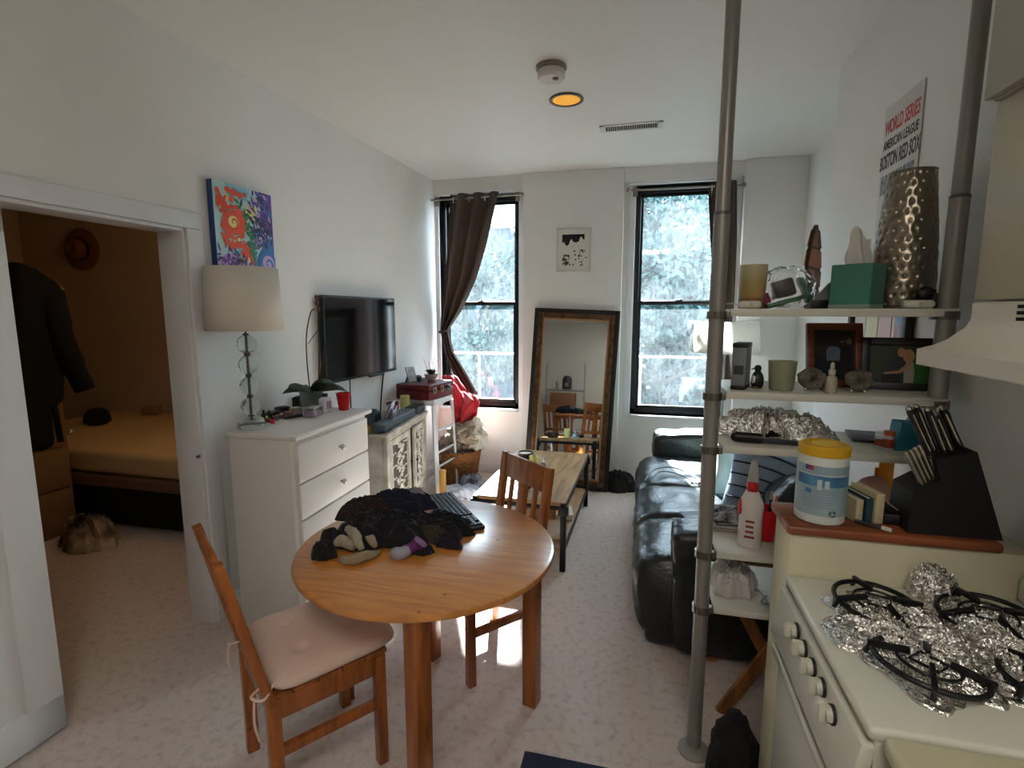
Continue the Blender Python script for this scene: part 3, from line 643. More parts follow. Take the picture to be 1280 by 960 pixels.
m = MB(); m.sph((0, 0, .03), .03, (1, 1.2, .6)); m.build('pebble', mat('pebble', '#3b3a3c', .5), t)
# white step stool (folding)
t = thing('step_stool', (-1.78, 4.10, 0), 'white metal folding step stool carrying the red record player case', 'step stool', rotz=R(-6))
WM = mat('white_metal', '#cfd5dc', .35)
m = MB(); m.bx(-.15, .17, -.17, .17, SZ-.05, SZ, .006); m.build('top_step', WM, t)
for y in (-.165, .165):
    m = MB(); m.bar((.165, y, SZ-.04), (.20, y*1.12, 0), .04, .02, bev=.004); m.build('front_rail', WM, t)
    m = MB(); m.bar((-.10, y, SZ-.04), (-.16, y*1.05, 0), .03, .018, bev=.004); m.build('rear_rail', WM, t)
    m = MB(); m.bar((.19, y*1.06, .30), (-.14, y*1.04, .22), .018, .006, bev=.002); m.build('side_brace', WM, t)
for z_ in (.30, .42, .60):
    xx_ = .20-.035*z_/SZ; m = MB(); m.cyl((xx_, -.17, z_), (xx_, .17, z_), .009, seg=10); m.build('rung', WM, t)
# timber offcut
m = MB(); m.bx(-.022, .022, -.022, .022, 0, .30, .003); tag(m.build('timber_post', wood('raw_pine', '#c69a58', '#a87a3c', .6, stretch=(10, 10, 1.5)), loc=(-1.545, 3.86, 0)), 'short raw pine post standing beside the cabinet leg', 'post')
# painting on the left wall
def painting():
    yc = 2.345; z0, z1 = 1.745, 2.215; ya, yb = 2.185, 2.575
    c = LW(.003, (ya+yb)/2, z0)
    t = thing('abstract_painting', c, 'colourful swirl canvas of orange, green and blue leaves above the lamp', 'painting', rotz=LA)
    hw = (yb-ya)/2; hh = z1-z0
    m = MB(); m.bx(.0, .035, -hw, hw, 0, hh, .002); m.build('canvas', mat('canvas_edge', '#27427c', .6), t)
    cols = ['#b7d8d6', '#dd4a1d', '#e8e08c', '#1d7a4c', '#1c2352', '#6a3c96', '#2f6fb5', '#cfe2df', '#c9a3cf', '#12331f', '#7fb9cf']
    m = MB(); lay = [0]
    def P(u, v, d): return Vector((.0352+d, -hw+u*2*hw, v*hh))
    def poly(pts, ci, d=None):
        lay[0] += 1; d = .0001+lay[0]*.000012; m.m = ci
        pts = [(min(1, max(0, a)), min(1, max(0, b))) for a, b in pts]
        vs = [P(a, b, d) for a, b in pts]; m._new(vs, [list(range(len(vs)))])
    def disc(u, v, r, ci, k=20, wob=0, ph=0): poly([(u+r*(1+wob*math.sin(7*a+ph))*math.cos(a), v+r*(1+wob*math.sin(7*a+ph))*math.sin(a)*.85) for a in [2*math.pi*i/k for i in range(k)]], ci)
    def stroke(pts, w0, w1, ci):
        pts = [Vector((a, b)) for a, b in pts]; n = len(pts)
        for i in range(n-1):
            d = pts[i+1]-pts[i]; 
            if d.length < 1e-6: continue
            nrm = Vector((-d.y, d.x)).normalized(); a = w0+(w1-w0)*i/(n-1); b = w0+(w1-w0)*(i+1)/(n-1)
            e = d.normalized()*a*.3
            poly([tuple(pts[i]-e+nrm*a), tuple(pts[i]-e-nrm*a), tuple(pts[i+1]+e-nrm*b), tuple(pts[i+1]+e+nrm*b)], ci)
    def leafp(u, v, an, L, w_, ci):
        d = Vector((math.cos(an), math.sin(an))); n_ = Vector((-d.y, d.x)); b = Vector((u, v))
        poly([tuple(b), tuple(b+d*L*.35+n_*w_), tuple(b+d*L*.7+n_*w_*.8), tuple(b+d*L), tuple(b+d*L*.6-n_*w_*.9), tuple(b+d*L*.3-n_*w_)], ci)
    def spiral(u, v, r, turns, w_, ci, ph=0, sg=1): stroke([(u+r*(1-k/50)*math.cos(ph+sg*2*math.pi*turns*k/50), v+r*(1-k/50)*math.sin(ph+sg*2*math.pi*turns*k/50)*.85) for k in range(50)], w_, w_*.25, ci)
    rng = random.Random(5)
    poly([(0, 0), (1, 0), (1, 1), (0, 1)], 0)
    for _ in range(14): disc(rng.random(), rng.random(), .07+.06*rng.random(), rng.choice([7, 10, 8, 0, 2]), 14, .15, rng.random()*6)
    poly([(0, 0), (.45, 0), (.45, .22), (.2, .27), (0, .22)], 8); disc(.42, .07, .14, 7)
    poly([(.62, .0), (1, 0), (1, .52), (.85, .45), (.7, .3)], 6); poly([(.75, .6), (1, .5), (1, 1), (.8, 1)], 5)
    for k in range(90):                                   # purple foliage low left
        leafp(.05+.50*rng.random(), .06+.22*rng.random(), rng.random()*6.3, .07+.05*rng.random(), .015, rng.choice([5, 5, 4]))
    for k in range(150):                                   # dark blue and violet foliage upper right
        leafp(.62+.34*rng.random(), .34+.62*rng.random(), 1.2+rng.random()*2, .07+.06*rng.random(), .016, rng.choice([4, 4, 4, 6, 8, 5]))
    spine = [(.60, .25), (.58, .40), (.55, .52), (.48, .68), (.40, .82)]
    stroke(spine, .014, .006, 3)
    for k in range(34):
        s_ = rng.random(); i = min(3, int(s_*4)); f = s_*4-i; u = spine[i][0]*(1-f)+spine[i+1][0]*f; v = spine[i][1]*(1-f)+spine[i+1][1]*f
        leafp(u, v, rng.choice([.6, 2.4, 1.2, 2.9])+rng.uniform(-.3, .3), .10, .020, rng.choice([3, 9, 3]))
    stroke([(.62, 0), (.63, .12), (.61, .25), (.56, .36)], .05, .02, 3); stroke([(.68, 0), (.68, .12), (.66, .28)], .02, .01, 6)
    # orange scroll
    for k in range(26):
        a = 2*math.pi*k/26; disc(.30+.165*math.cos(a), .60+.165*math.sin(a), .035 if k % 2 else .022, 1, 9, .3, k)
    disc(.30, .60, .155, 1); disc(.29, .60, .085, 2); spiral(.29, .60, .12, 1.4, .022, 1, ph=2)
    for (u, v, r_) in ((.08, .82, .07), (.15, .78, .07), (.22, .93, .06), (.32, .92, .07), (.42, .90, .06), (.5, .92, .04), (.06, .90, .05), (.27, .84, .06), (.12, .55, .06), (.15, .42, .07), (.25, .36, .08), (.36, .38, .08), (.45, .36, .06), (.50, .30, .06), (.42, .48, .06), (.10, .70, .04)):
        disc(u, v, r_*.72, 1, 16, .35, u*40)
    for (u, v, r_) in ((.20, .85, .03), (.36, .43, .025), (.28, .41, .02), (.46, .38, .02), (.17, .90, .02), (.44, .30, .015)): disc(u, v, r_, 2, 10)
    stroke([(.50, .30), (.56, .24), (.60, .18)], .03, .01, 1)
    for k in range(24): a = rng.random()*6.3; u, v = rng.choice([(.12, .80), (.35, .92), (.15, .42), (.45, .33)]); leafp(u, v, a, .11, .02, 1)
    # blue spirals low right
    disc(.86, .20, .17, 6); disc(.86, .20, .12, 8); spiral(.86, .20, .16, 1.6, .03, 6, ph=1.2); disc(.72, .47, .08, 6); disc(.72, .47, .055, 8); spiral(.73, .47, .07, 1.2, .018, 4)
    stroke([(.72, 0), (.76, .06), (.86, .03), (.98, .05)], .02, .02, 5)
    m.build('painted_design', [mat('paint%d' % i, c_, .5) for i, c_ in enumerate(cols)], t, smooth=0)
painting()
# small framed ink print between the windows
c = PY(717, 340, WB); a = PY(696, 340, WB); b = PY(740, 284, WB)
t = thing('framed_ink_print', (c.x, WB, a.z), 'small black and white print in a thin white frame between the windows', 'picture')
hw = (b.x-a.x)/2; hh = b.z-a.z
m = MB()
for (xa, xb, za, zb_) in ((-hw, hw, 0, .016), (-hw, hw, hh-.016, hh), (-hw, -hw+.016, 0, hh), (hw-.016, hw, 0, hh)): m.bx(xa, xb, -.022, -.001, za, zb_, .002)
m.build('frame', mat('print_frame', '#c9c8c4', .4), t)
m = MB(); m.bx(-hw+.01, hw-.01, -.012, -.002, .01, hh-.01); m.build('mount', mat('print_mount', '#d5d2c6', .7), t)
m = MB(); rng = random.Random(3)
m.prism([(-.095, .34), (-.095, .26), (-.08, .275), (-.07, .25), (-.055, .235), (-.04, .25), (-.03, .285), (-.02, .30), (-.005, .27), (.02, .265), (.04, .275), (.05, .31), (.06, .32), (.075, .29), (.085, .29), (.085, .34)][::-1], .0012, Matrix.Translation((0, -.0122, .0)) @ Matrix.Rotation(R(90), 4, 'X'))
for k in range(60):
    x = rng.choice([rng.gauss(-.06, .014), rng.gauss(.06, .022)]); z_ = rng.uniform(.06, .16) if x < 0 else rng.uniform(.05, .20)
    m.box((x, -.0128, z_), (.012*rng.random()+.004, .0008, .014*rng.random()+.004), (0, rng.random()*3, 0))
for k in range(10): m.box((rng.uniform(-.06, .07), -.0128, rng.uniform(.19, .25)), (.008, .0006, .002), (0, rng.random(), 0))
sc_ = hh/.40
m.xf(Matrix.Diagonal((hw/.14, 1, sc_, 1))); m.build('ink_drawing', mat('ink', '#070708', .7), t)

# ================================================================== CURTAINS
CURT = bpy.data.materials.new('taupe_curtain'); CURT.use_nodes = True
nt = CURT.node_tree; b_ = nt.nodes['Principled BSDF']; b_.inputs['Base Color'].default_value = lin('#54463f'); b_.inputs['Roughness'].default_value = .85
tl = nt.nodes.new('ShaderNodeBsdfTranslucent'); tl.inputs[0].default_value = lin('#5a463a'); mx = nt.nodes.new('ShaderNodeMixShader'); mx.inputs[0].default_value = .18
nt.links.new(b_.outputs[0], mx.inputs[1]); nt.links.new(tl.outputs[0], mx.inputs[2]); nt.links.new(mx.outputs[0], nt.nodes['Material Output'].inputs[0])
ROD = mat('curtain_rod', '#8e8880', .3, metal=.8)
def rod(name, a, b, label):
    t = thing(name, a, label, 'curtain rod')
    m = MB(); m.cyl(a, b, .009); m.build('pole', ROD, t, world=True)
    for p in (a, b): m = MB(); m.sph(p, .02, seg=14); m.build('finial', ROD, t, world=True)
    for p in (a.lerp(b, .06), a.lerp(b, .94)):
        m = MB(); m.bar(p, Vector((p.x, BAY-.02, p.z)), .012, .02); m.bx(p.x-.02, p.x+.02, BAY-.034, BAY-.026, p.z-.04, p.z+.04, .003); m.build('bracket', ROD, t, world=True)
RY = 4.70
rod('curtain_rod', PY(536, 251, RY), PY(652, 243, RY), 'metal curtain rod over the left window')
rod('curtain_rod', PY(786, 238, RY), PY(930, 231, RY-.03), 'metal curtain rod over the right window')
def interp(tab, v):
    for i in range(len(tab)-1):
        if v <= tab[i+1][0]:
            f = (v-tab[i][0])/(tab[i+1][0]-tab[i][0]); f = f*f*(3-2*f) if False else f
            return tab[i][1]*(1-f)+tab[i+1][1]*f
    return tab[-1][1]
def curtain(label, L, Rr, amp, nf, tie, Y=RY, rings=True, seed=0):
    # L, Rr: tables z -> x of the left and right edges
    zt_, zb_ = L[0][0], L[-1][0]
    t = thing('curtain', Vector((L[0][1], Y, zb_)), label, 'curtain')
    def ev(tab, z): return interp([(-a, b) for a, b in tab], -z)
    def fn(u, v):
        z = zt_+(zb_-zt_)*v; xl, xr = ev(L, z), ev(Rr, z); wd = xr-xl
        a = amp*min(1, .35+wd/.35); 
        y = Y+a*math.sin(2*math.pi*nf*u+.6*math.sin(v*3+seed))+.01*noise.noise(Vector((u*9, v*5, seed)))
        return (xl+wd*u, y, z)
    m = MB(); m.surf(fn, 110, 60); m.build('cloth', CURT, t, world=True, solid=.003, smooth=80)
    if rings:
        for i in range(nf*2):
            u = (i+.5)/(nf*2); x = ev(L, zt_-.05)+(ev(Rr, zt_-.05)-ev(L, zt_-.05))*u
            m = MB(); pts = [(x, Y+.028*math.cos(a_)*.9, zt_-.055+.028*math.sin(a_)) for a_ in [2*math.pi*k/18 for k in range(18)]]
            m.tube(pts, .004, 6, closed=True); m.build('grommet', CHROME, t, world=True)
    if tie:
        m = MB(); z, xa, xb = tie; pts = [((xa+xb)/2+(xb-xa)*.62*math.cos(a_), Y+.05*math.sin(a_), z+.008*math.cos(a_)) for a_ in [2*math.pi*k/24 for k in range(24)]]
        m.tube(pts, .011, 8, closed=True); m.build('tieback', mat('tieback', '#241c1c', .7), t, world=True)
def XZ(px, py, Y=RY): p = PY(px, py, Y); return (p.z, p.x)
L = [XZ(563, 243), XZ(560, 290), XZ(556, 340), XZ(551, 390), XZ(550, 413), XZ(555, 440), XZ(568, 470), XZ(580, 492)]
Rr = [XZ(623, 241), XZ(616, 270), XZ(606, 310), XZ(594, 350), XZ(578, 385), XZ(560, 413), XZ(567, 440), XZ(585, 470), XZ(597, 492)]
zc = XZ(555, 414)
curtain('brown grommet curtain swept and tied at the left side of the left window', L, Rr, .035, 3, (zc[0], zc[1]-.035, zc[1]+.03))
Y2 = RY-.03
L = [XZ(885, 228, Y2), XZ(888, 300, Y2), XZ(893, 380, Y2), XZ(899, 440, Y2), XZ(893, 490, Y2)]
Rr = [XZ(921, 226, Y2), XZ(921, 300, Y2), XZ(917, 380, Y2), XZ(911, 440, Y2), XZ(915, 490, Y2)]
zc = XZ(905, 440, Y2)
curtain('brown curtain tied at the right side of the right window behind the pole', L, Rr, .03, 2, (zc[0], zc[1]-.04, zc[1]+.03), Y=Y2, seed=3)

# ================================================================== LEANING MIRROR
pa, pb = PY(660, 389, WB-.04), PY(766, 390, WB-.04)
bz = PZ(749, 613, .0)
mw = pb.x-pa.x; topz = pa.z; basey = 4.50
ln = math.hypot(topz, WB-.02-basey); tilt = math.atan2(WB-.045-basey, topz)
t = thing('floor_mirror', (pa.x+mw/2+.03, basey, 0), 'tall mirror in a gold and black frame leaning on the wall between the windows', 'mirror')
t.rotation_euler = (0, R(2.3), 0); t.location.z = .017; t.location.x -= .025
Mm = Matrix.Rotation(-tilt, 4, 'X')
hw = mw/2; L_ = topz/math.cos(tilt)
def frame_ring(mb, o, i, ya, yb, L0, L1, M):
    mb.bx(-hw+o, -hw+i, ya, yb, L0+o, L1-o, .004, M=M); mb.bx(hw-i, hw-o, ya, yb, L0+o, L1-o, .004, M=M)
    mb.bx(-hw+i, hw-i, ya, yb, L0+o, L0+i, .004, M=M); mb.bx(-hw+i, hw-i, ya, yb, L1-i, L1-o, .004, M=M)
m = MB(); frame_ring(m, 0, .045, -.015, .02, 0, L_, Mm); m.build('outer_frame', mat('mirror_black', '#15100d', .45), t)
m = MB(); frame_ring(m, .04, .085, -.025, .015, 0, L_, Mm); m.build('gold_moulding', mat('mirror_gold', '#6e4a2a', .4, metal=.35, col2='#3a2415', vscale=20), t)
m = MB(); frame_ring(m, .083, .10, -.014, .012, 0, L_, Mm); m.build('inner_bead', mat('mirror_bead', '#a98a62', .35, metal=.5), t)
m = MB(); m.bx(-hw+.095, hw-.095, -.006, .0, .095, L_-.095, M=Mm); m.build('mirror_glass', MIRR, t)
m = MB(); m.bx(-hw+.01, hw-.01, .012, .018, .01, L_-.01, M=Mm); m.build('backing_board', OAK, t)

# ================================================================== COFFEE TABLE
fl, fr_, br, bl = PZ(592, 616, .44), PZ(700, 628, .44), PZ(738, 567, .44), PZ(650, 563, .44)
ax = (fr_-fl).normalized(); ang = math.atan2(ax.y, ax.x)
ang = R(-1.2); cx = (fl.x+fr_.x+br.x+bl.x)/4; cy = (fl.y+fr_.y+br.y+bl.y)/4
t = thing('coffee_table', (cx, cy, 0), 'industrial oak coffee table with black metal legs and a lower shelf', 'coffee table', rotz=ang)
hx, hy = .29, .57
m = MB(); m.bx(-hx, hx, -hy, hy, .415, .44, .003); m.build('tabletop', OAK, t)
IR = mat('black_iron', '#1a1a1c', .5, metal=.4)
m = MB(); m.bx(-hx-.002, -hx+.02, -hy-.003, hy+.003, .39, .414, .002); m.bx(hx-.02, hx+.002, -hy-.003, hy+.003, .39, .414, .002); m.bx(-hx, hx, -hy-.003, -hy+.02, .39, .414, .002); m.bx(-hx, hx, hy-.02, hy+.003, .39, .414, .002)
m.build('top_rail', IR, t)
for x in (-hx+.01, hx-.01):
    for y in (-hy+.01, hy-.01): m = MB(); m.bx(x-.017, x+.017, y-.017, y+.017, 0, .435, .002); m.bx(x-.03, x+.03, y-.022, y+.022, .36, .415, .002); m.build('leg', IR, t)
m = MB(); m.bx(-hx+.01, hx-.01, -hy+.01, hy-.01, .13, .15, .003); m.build('lower_shelf', OAK, t)
m = MB(); m.bx(-hx-.0, -hx+.012, -hy, hy, .115, .135, .002); m.bx(hx-.012, hx, -hy, hy, .115, .135, .002); m.build('shelf_rail', IR, t)
TZ = .441
c = PZ(657, 573, TZ+.0); t = thing('dark_candle_bowl', c, 'dark round candle bowl with white wax at the back of the coffee table', 'candle')
m = MB(); m.lathe([(.042, 0), (.058, .01), (.062, .05), (.056, .052), (.052, .04), (0, .04)], seg=28); m.build('bowl', mat('dark_bowl', '#2a1c16', .4), t)
m = MB(); m.lathe([(.053, .041), (0, .046)], seg=24); m.build('wax', mat('white_wax', '#cfc4b4', .4), t)
pillar_candle(PZ(667, 586, TZ), .032, .10, 'taller yellow pillar candle on the coffee table', group=None)
pillar_candle(PZ(663, 592, TZ), .026, .055, 'shorter yellow pillar candle in front of the taller one')
c = PZ(679, 589, TZ)
t = thing('hand_sanitizer_bottle', c, 'clear pump bottle beside the yellow candles on the coffee table', 'bottle')
m = MB(); m.lathe([(.022, 0), (.024, .005), (.024, .045), (.015, .06), (.009, .068)], seg=20); m.build('bottle_body', mat('sanitizer', '#d4e0ec', .1, trans=.75), t)
m = MB(); m.cyl((0, 0, .066), (0, 0, .08), .010); m.cyl((0, 0, .08), (0, 0, .098), .003, seg=8); m.bar((0, 0, .098), (-.028, 0, .096), .009, .007); m.build('pump', mat('pump_white', '#e4e4e4', .4), t)
m = MB(); m.lathe([(.0243, .012), (.0243, .04)], seg=20, caps=False); m.build('label_band', mat('blue_band', '#9fb6d6', .5), t)
c = PZ(665, 612, TZ); t = thing('sunglasses', c, 'black sunglasses behind the chair back on the coffee table', 'sunglasses', rotz=R(15))
m = MB(); m.sph((-.035, 0, .018), .028, (1, .25, .7)); m.sph((.035, 0, .018), .028, (1, .25, .7)); m.build('lens', mat('sg_lens', '#08080a', .1), t)
m = MB(); m.tube([(-.065, .0, .028), (-.01, -.004, .03), (.01, -.004, .03), (.065, 0, .028)], .003, 6); m.tube([(-.065, 0, .028), (-.06, .10, .022), (-.055, .12, .008)], .0025, 6); m.tube([(.065, 0, .028), (.06, .10, .022), (.055, .12, .008)], .0025, 6); m.build('temples', BLACK, t)
for i, (px, py, rz, w_, d_, h_, colr, lb) in enumerate(((700, 640, .2, .13, .19, .035, '#c8bda8', 'cream book at the front of the coffee table lower shelf'), (706, 632, .1, .12, .18, .02, '#3e3028', 'dark book behind the cream one on the lower shelf'))):
    pass
def book(c, w_, d_, h_, colr, label, rz=0, page='#cfc7b4', group=None, tilt=0, name='book', stand=False):
    t = thing(name, c, label, 'book', rotz=rz, group=group)
    M = Matrix.Rotation(tilt, 4, 'Y')
    if stand: M = M @ Matrix.Rotation(R(-90), 4, 'Y')
    m = MB(); m.bx(-w_/2, w_/2, -d_/2, d_/2, 0, .003, M=M); m.bx(-w_/2, w_/2, -d_/2, d_/2, h_-.003, h_, M=M); m.bx(-w_/2, -w_/2+.003, -d_/2, d_/2, 0, h_, M=M); m.build('cover', mat('cover'+colr, colr, .5), t)
    m = MB(); m.bx(-w_/2+.003, w_/2-.004, -d_/2+.004, d_/2-.004, .003, h_-.003, M=M); m.build('pages', mat('pages'+page, page, .8), t)
    return t
SHZ = .151
book((cx+.17, cy-.36, SHZ), .16, .22, .04, '#b9aa93', 'cream book at the near end of the coffee table lower shelf', rz=.1)
book((cx-.05, cy-.30, SHZ), .20, .26, .02, '#6b4d3a', 'brown album on the lower shelf left of the cream book', rz=-.1)
book((cx+.20, cy-.05, SHZ), .12, .18, .035, '#d6cdb6', 'pale paperback halfway along the lower shelf', rz=.2)

# ================================================================== ROUND TABLE
TC = Vector((-.735, 1.68, 0))
t = thing('dining_table', TC, 'round stained pine dining table with square legs', 'table')
m = MB(); m.lathe([(.0, .712), (.448, .712), (.460, .718), (.463, .727), (.460, .736), (.450, .741), (.0, .741)], seg=96); m.build('tabletop', PINETOP, t)
legs = [(-.365, 1.90), (-.895, 2.07), (-1.11, 1.73), (-.605, 1.285)]
for (x, y) in legs:
    v = Vector((x, y, 0))-TC; an = math.atan2(v.y, v.x); r_ = .405
    M = Matrix.Translation((v.normalized().x*r_, v.normalized().y*r_, 0)) @ Matrix.Rotation(an+R(45), 4, 'Z')
    m = MB(); m.bx(-.029, .029, -.029, .029, 0, .713, .004, M=M); m.build('leg', PINE, t)
m = MB()
vs = [(Vector((x, y, 0))-TC) for x, y in legs]
for i in range(4):
    a = vs[i].normalized()*.395; b = vs[(i+1) % 4].normalized()*.395
    d = (b-a).normalized(); n_ = 16; La = (b-a).length
    for k in range(n_):                       # arched apron
        s0, s1 = k/n_, (k+1)/n_
        dep = lambda s_: .028+.055*abs(2*s_-1)**6
        p0 = a+(b-a)*s0; p1 = a+(b-a)*s1; dd = (dep(s0)+dep(s1))/2
        m.bar(p0+Vector((0, 0, .713-dd/2)), p1+Vector((0, 0, .713-dd/2)), dd if False else .02, dd)
m.build('apron', PINE, t)

# ================================================================== CHAIRS
def chair_obj(label, loc, rz, ln_=.111):
    t = thing('dining_chair', loc, label, 'chair', rotz=rz, group=None)
    w_, d_ = .172, .172
    for x in (-w_, w_):
        m = MB(); m.bx(x-.018, x+.018, d_-.018, d_+.018, 0, .415, .003); m.build('leg', PINE, t)
        m = MB(); m.bar((x, -d_, 0), (x, -d_, .42), .036, .04, up=(0, 1, 0), bev=.003); m.build('leg', PINE, t)
        m = MB(); m.bar((x, -d_-.004, .40), (x, -d_-.004-ln_, .885), .028, .042, up=(1, 0, 0), bev=.003); m.build('back_post', PINE, t)
        m = MB(); m.bx(x-.010, x+.010, -d_, d_, .345, .415, .002); m.build('side_apron', PINE, t)
        m = MB(); m.bx(x-.010, x+.010, -d_, d_, .215, .25, .002); m.build('side_stretcher', PINE, t)
    m = MB(); m.bx(-w_, w_, d_-.012, d_+.008, .345, .415, .002); m.bx(-w_, w_, -d_-.01, -d_+.01, .345, .415, .002); m.build('cross_apron', PINE, t)
    m = MB()
    for k in range(5): y = -d_+.0+k*.079; m.bx(-w_-.012, w_+.012, y-.02, y+.055, .415, .432, .004)
    m.build('seat', PINE, t)
    def bp(x, z): f = (z-.40)/.485; return Vector((x, -d_-.004-ln_*f, z))
    m = MB(); m.bar(bp(0, .775), bp(0, .885), 2*w_-.03, .02, up=(0, 1, 0), bev=.003) if False else m.bx(-w_+.012, w_-.012, -.010, .010, -.058, .058, .003, M=Matrix.Translation(bp(0, .825)) @ Matrix.Rotation(math.atan(ln_/.485), 4, 'X'))
    m.build('top_rail', PINE, t)
    m = MB(); m.bx(-w_+.012, w_-.012, -.010, .010, -.02, .02, .003, M=Matrix.Translation(bp(0, .50)) @ Matrix.Rotation(math.atan(ln_/.485), 4, 'X')); m.build('lower_rail', PINE, t)
    for x, ww in ((-.093, .028), (0, .07), (.093, .028)):
        m = MB(); m.bx(x-ww/2, x+ww/2, -.006, .006, -.14, .14, .002, M=Matrix.Translation(bp(0, .64)) @ Matrix.Rotation(math.atan(ln_/.485), 4, 'X')); m.build('slat', PINE, t)
    return t
chair_obj('stained pine chair with a pale cushion in the foreground left of the table', (-1.085, 1.454, 0), math.atan2(-.6, .8))
chair_obj('stained pine slatted chair pushed under the far side of the round table', (-.675, 2.165, 0), math.atan2(.655, -.756), .075)
# cushion
CUSH = mat('cushion_cotton', '#dcc0b0', .95, bump=.25, bscale=90, sheen=.2)
cM = Matrix.Translation((-1.085, 1.454, 0)) @ Matrix.Rotation(math.atan2(-.6, .8), 4, 'Z')
cp = cM @ Vector((0, .035, .434))
t = thing('seat_cushion', cp, 'pale pinkish tufted seat cushion tied on the foreground chair', 'cushion', rotz=math.atan2(-.6, .8))
def cushfn(top):
    def fn(u, v):
        x = 2*u-1; y = 2*v-1
        e = max(0, (1-abs(x)**5)*(1-abs(y)**5))**.5
        tuft = sum(math.exp(-((x-a)**2+(y-b)**2)/.012) for a in (-.42, .42) for b in (-.42, .42))
        z = .025+e*(.040-.020*tuft+.006*noise.noise(Vector((x*2.2, y*2.2, 1)))) if top else .025-.025*e**.6
        rx = .205*(1-.04*y)*(1-.10*abs(y)**6); ry = .215*(1-.10*abs(x)**6)
        return (x*rx, y*ry, z)
    return fn
m = MB(); m.surf(cushfn(True), 48, 48); m.surf(cushfn(False), 48, 48); bmesh.ops.remove_doubles(m.bm, verts=m.bm.verts[:], dist=.0005); m.build('pad', CUSH, t, smooth=180)
m = MB()
for x in (-1, 1):
    m.tube(catmull([(x*.17, -.20, .03), (x*.20, -.235, .012), (x*.165, -.262, .01), (x*.145, -.235, .015), (x*.15, -.20, .02)]), .004, 6)
    m.tube(catmull([(x*.17, -.255, .01), (x*.185, -.262, -.06), (x*.18, -.25, -.13)]), .004, 6)
m.build('tie', CUSH, t)

# ================================================================== THINGS ON THE TABLE
TT = .742
k0, k1, k2, k3 = PZ(534, 627, TT), PZ(568, 620, TT), PZ(599, 658, TT), PZ(564, 664, TT)
kc = (k0+k1+k2+k3)/4; kd = (k3-k0); kan = math.atan2(kd.y, kd.x)
t = thing('computer_keyboard', (kc.x, kc.y, TT), 'black computer keyboard lying across the far side of the round table', 'keyboard', rotz=kan)
kl, kw = .215, .065
KB = mat('keyboard_black', '#15181c', .45)
m = MB(); m.bx(-kl, kl, -kw, kw, 0, .014, .004); m.build('keyboard_body', KB, t)
m = MB()
for i in range(21):
    for j in range(6):
        x = -kl+.012+i*.0192; y = -kw+.011+j*.0195
        if i in (15,) or (i == 19 and j == 5): continue
        m.bx(x, x+.0165, y, y+.0165, .0135, .0195, .002, 1)
m.build('keys', mat('key_grey', '#2e353d', .35), t)
m = MB(); m.bx(-kl+.01, -kl+.03, kw-.012, kw-.002, -.0, .012); m.build('foot', KB, t)
# clothes heap: individual garments
def garment(name, label, px, py, sx, sy, h, rot, colr, seed, z=TT, cat='clothes', col2=None, fs=2.2, rough=.95, sharp=False, dz=0, edge=.28, c=None):
    c = Vector((*PZ(px, py, z+.01).xy, z+dz)) if c is None else Vector(c)
    m = MB(); crumple(m, (0, 0, 0), sx, sy, h, seed, 0, fscale=fs, n=56, sharp=sharp, edge=edge)
    o = m.build(name, mat('cloth_'+colr+(col2 or ''), colr, rough, bump=.35, bscale=220, col2=col2, vscale=9, sheen=.15), loc=c, rotz=rot, smooth=70)
    return tag(o, label, cat)
garment('black_jacket', 'large crumpled black garment in the middle of the clothes heap', 478, 668, .19, .12, .085, .35, '#131217', 11)
garment('dark_trousers', 'black garment reaching to the keyboard', 545, 660, .15, .10, .06, .1, '#0c0b10', 12, dz=.0)
garment('navy_shirt', 'navy garment on top of the far part of the clothes heap', 500, 642, .13, .07, .075, .3, '#17182c', 13, dz=.03)
garment('brown_shirt', 'dark brown garment at the far left of the clothes heap', 462, 648, .11, .06, .075, .6, '#2a1c1a', 14, dz=.02)
garment('grey_vest', 'small pale grey garment on the top back of the heap', 520, 640, .05, .03, .055, .2, '#8c8790', 15, dz=.055)
garment('olive_scarf', 'olive brown cloth edge beside the keyboard', 540, 672, .085, .035, .05, -.1, '#3d3428', 16, dz=.0)
garment('plum_shirt', 'dark plum cloth at the right end of the heap', 558, 676, .07, .04, .04, -.3, '#191020', 17, dz=.0)
garment('dark_sock', 'dark brown balled sock at the left tip of the heap', 405, 692, .045, .04, .05, .2, '#1b1512', 18, cat='sock')
garment('black_sock', 'black balled sock behind the beige garment', 413, 678, .04, .05, .055, .2, '#211b18', 19, cat='sock')
def lobes(name, label, paths, colr, cat, loc):
    m = MB()
    for pts, r0, r1 in paths:
        P = catmull([Vector((PZ(a, b, TT+h_).x, PZ(a, b, TT+h_).y, TT+h_)) for a, b, h_ in pts], 7); n_ = len(P)
        rr_ = [max(.003, (r0+(r1-r0)*k/(n_-1))*math.sin(math.pi*(k+.6)/(n_+.2))**.35*(1+.16*noise.noise(Vector((k*.6, a_*.1, 3))))) for k, a_ in zip(range(n_), [pts[0][0]]*n_)]
        t0 = MB(); t0.tube(P, rr_, 18)
        for v in t0.bm.verts:
            q = v.co*55; v.co += Vector((noise.noise(q), noise.noise(q+Vector((5, 5, 5))), noise.noise(q+Vector((9, 2, 7)))))*.005; v.co.z = max(v.co.z, TT+.001)
        m._merge(t0.bm)
    tag(m.build(name, mat('lobe'+colr, colr, .95, bump=.3, bscale=200, sheen=.15), loc=loc, world=True, smooth=75), label, cat)
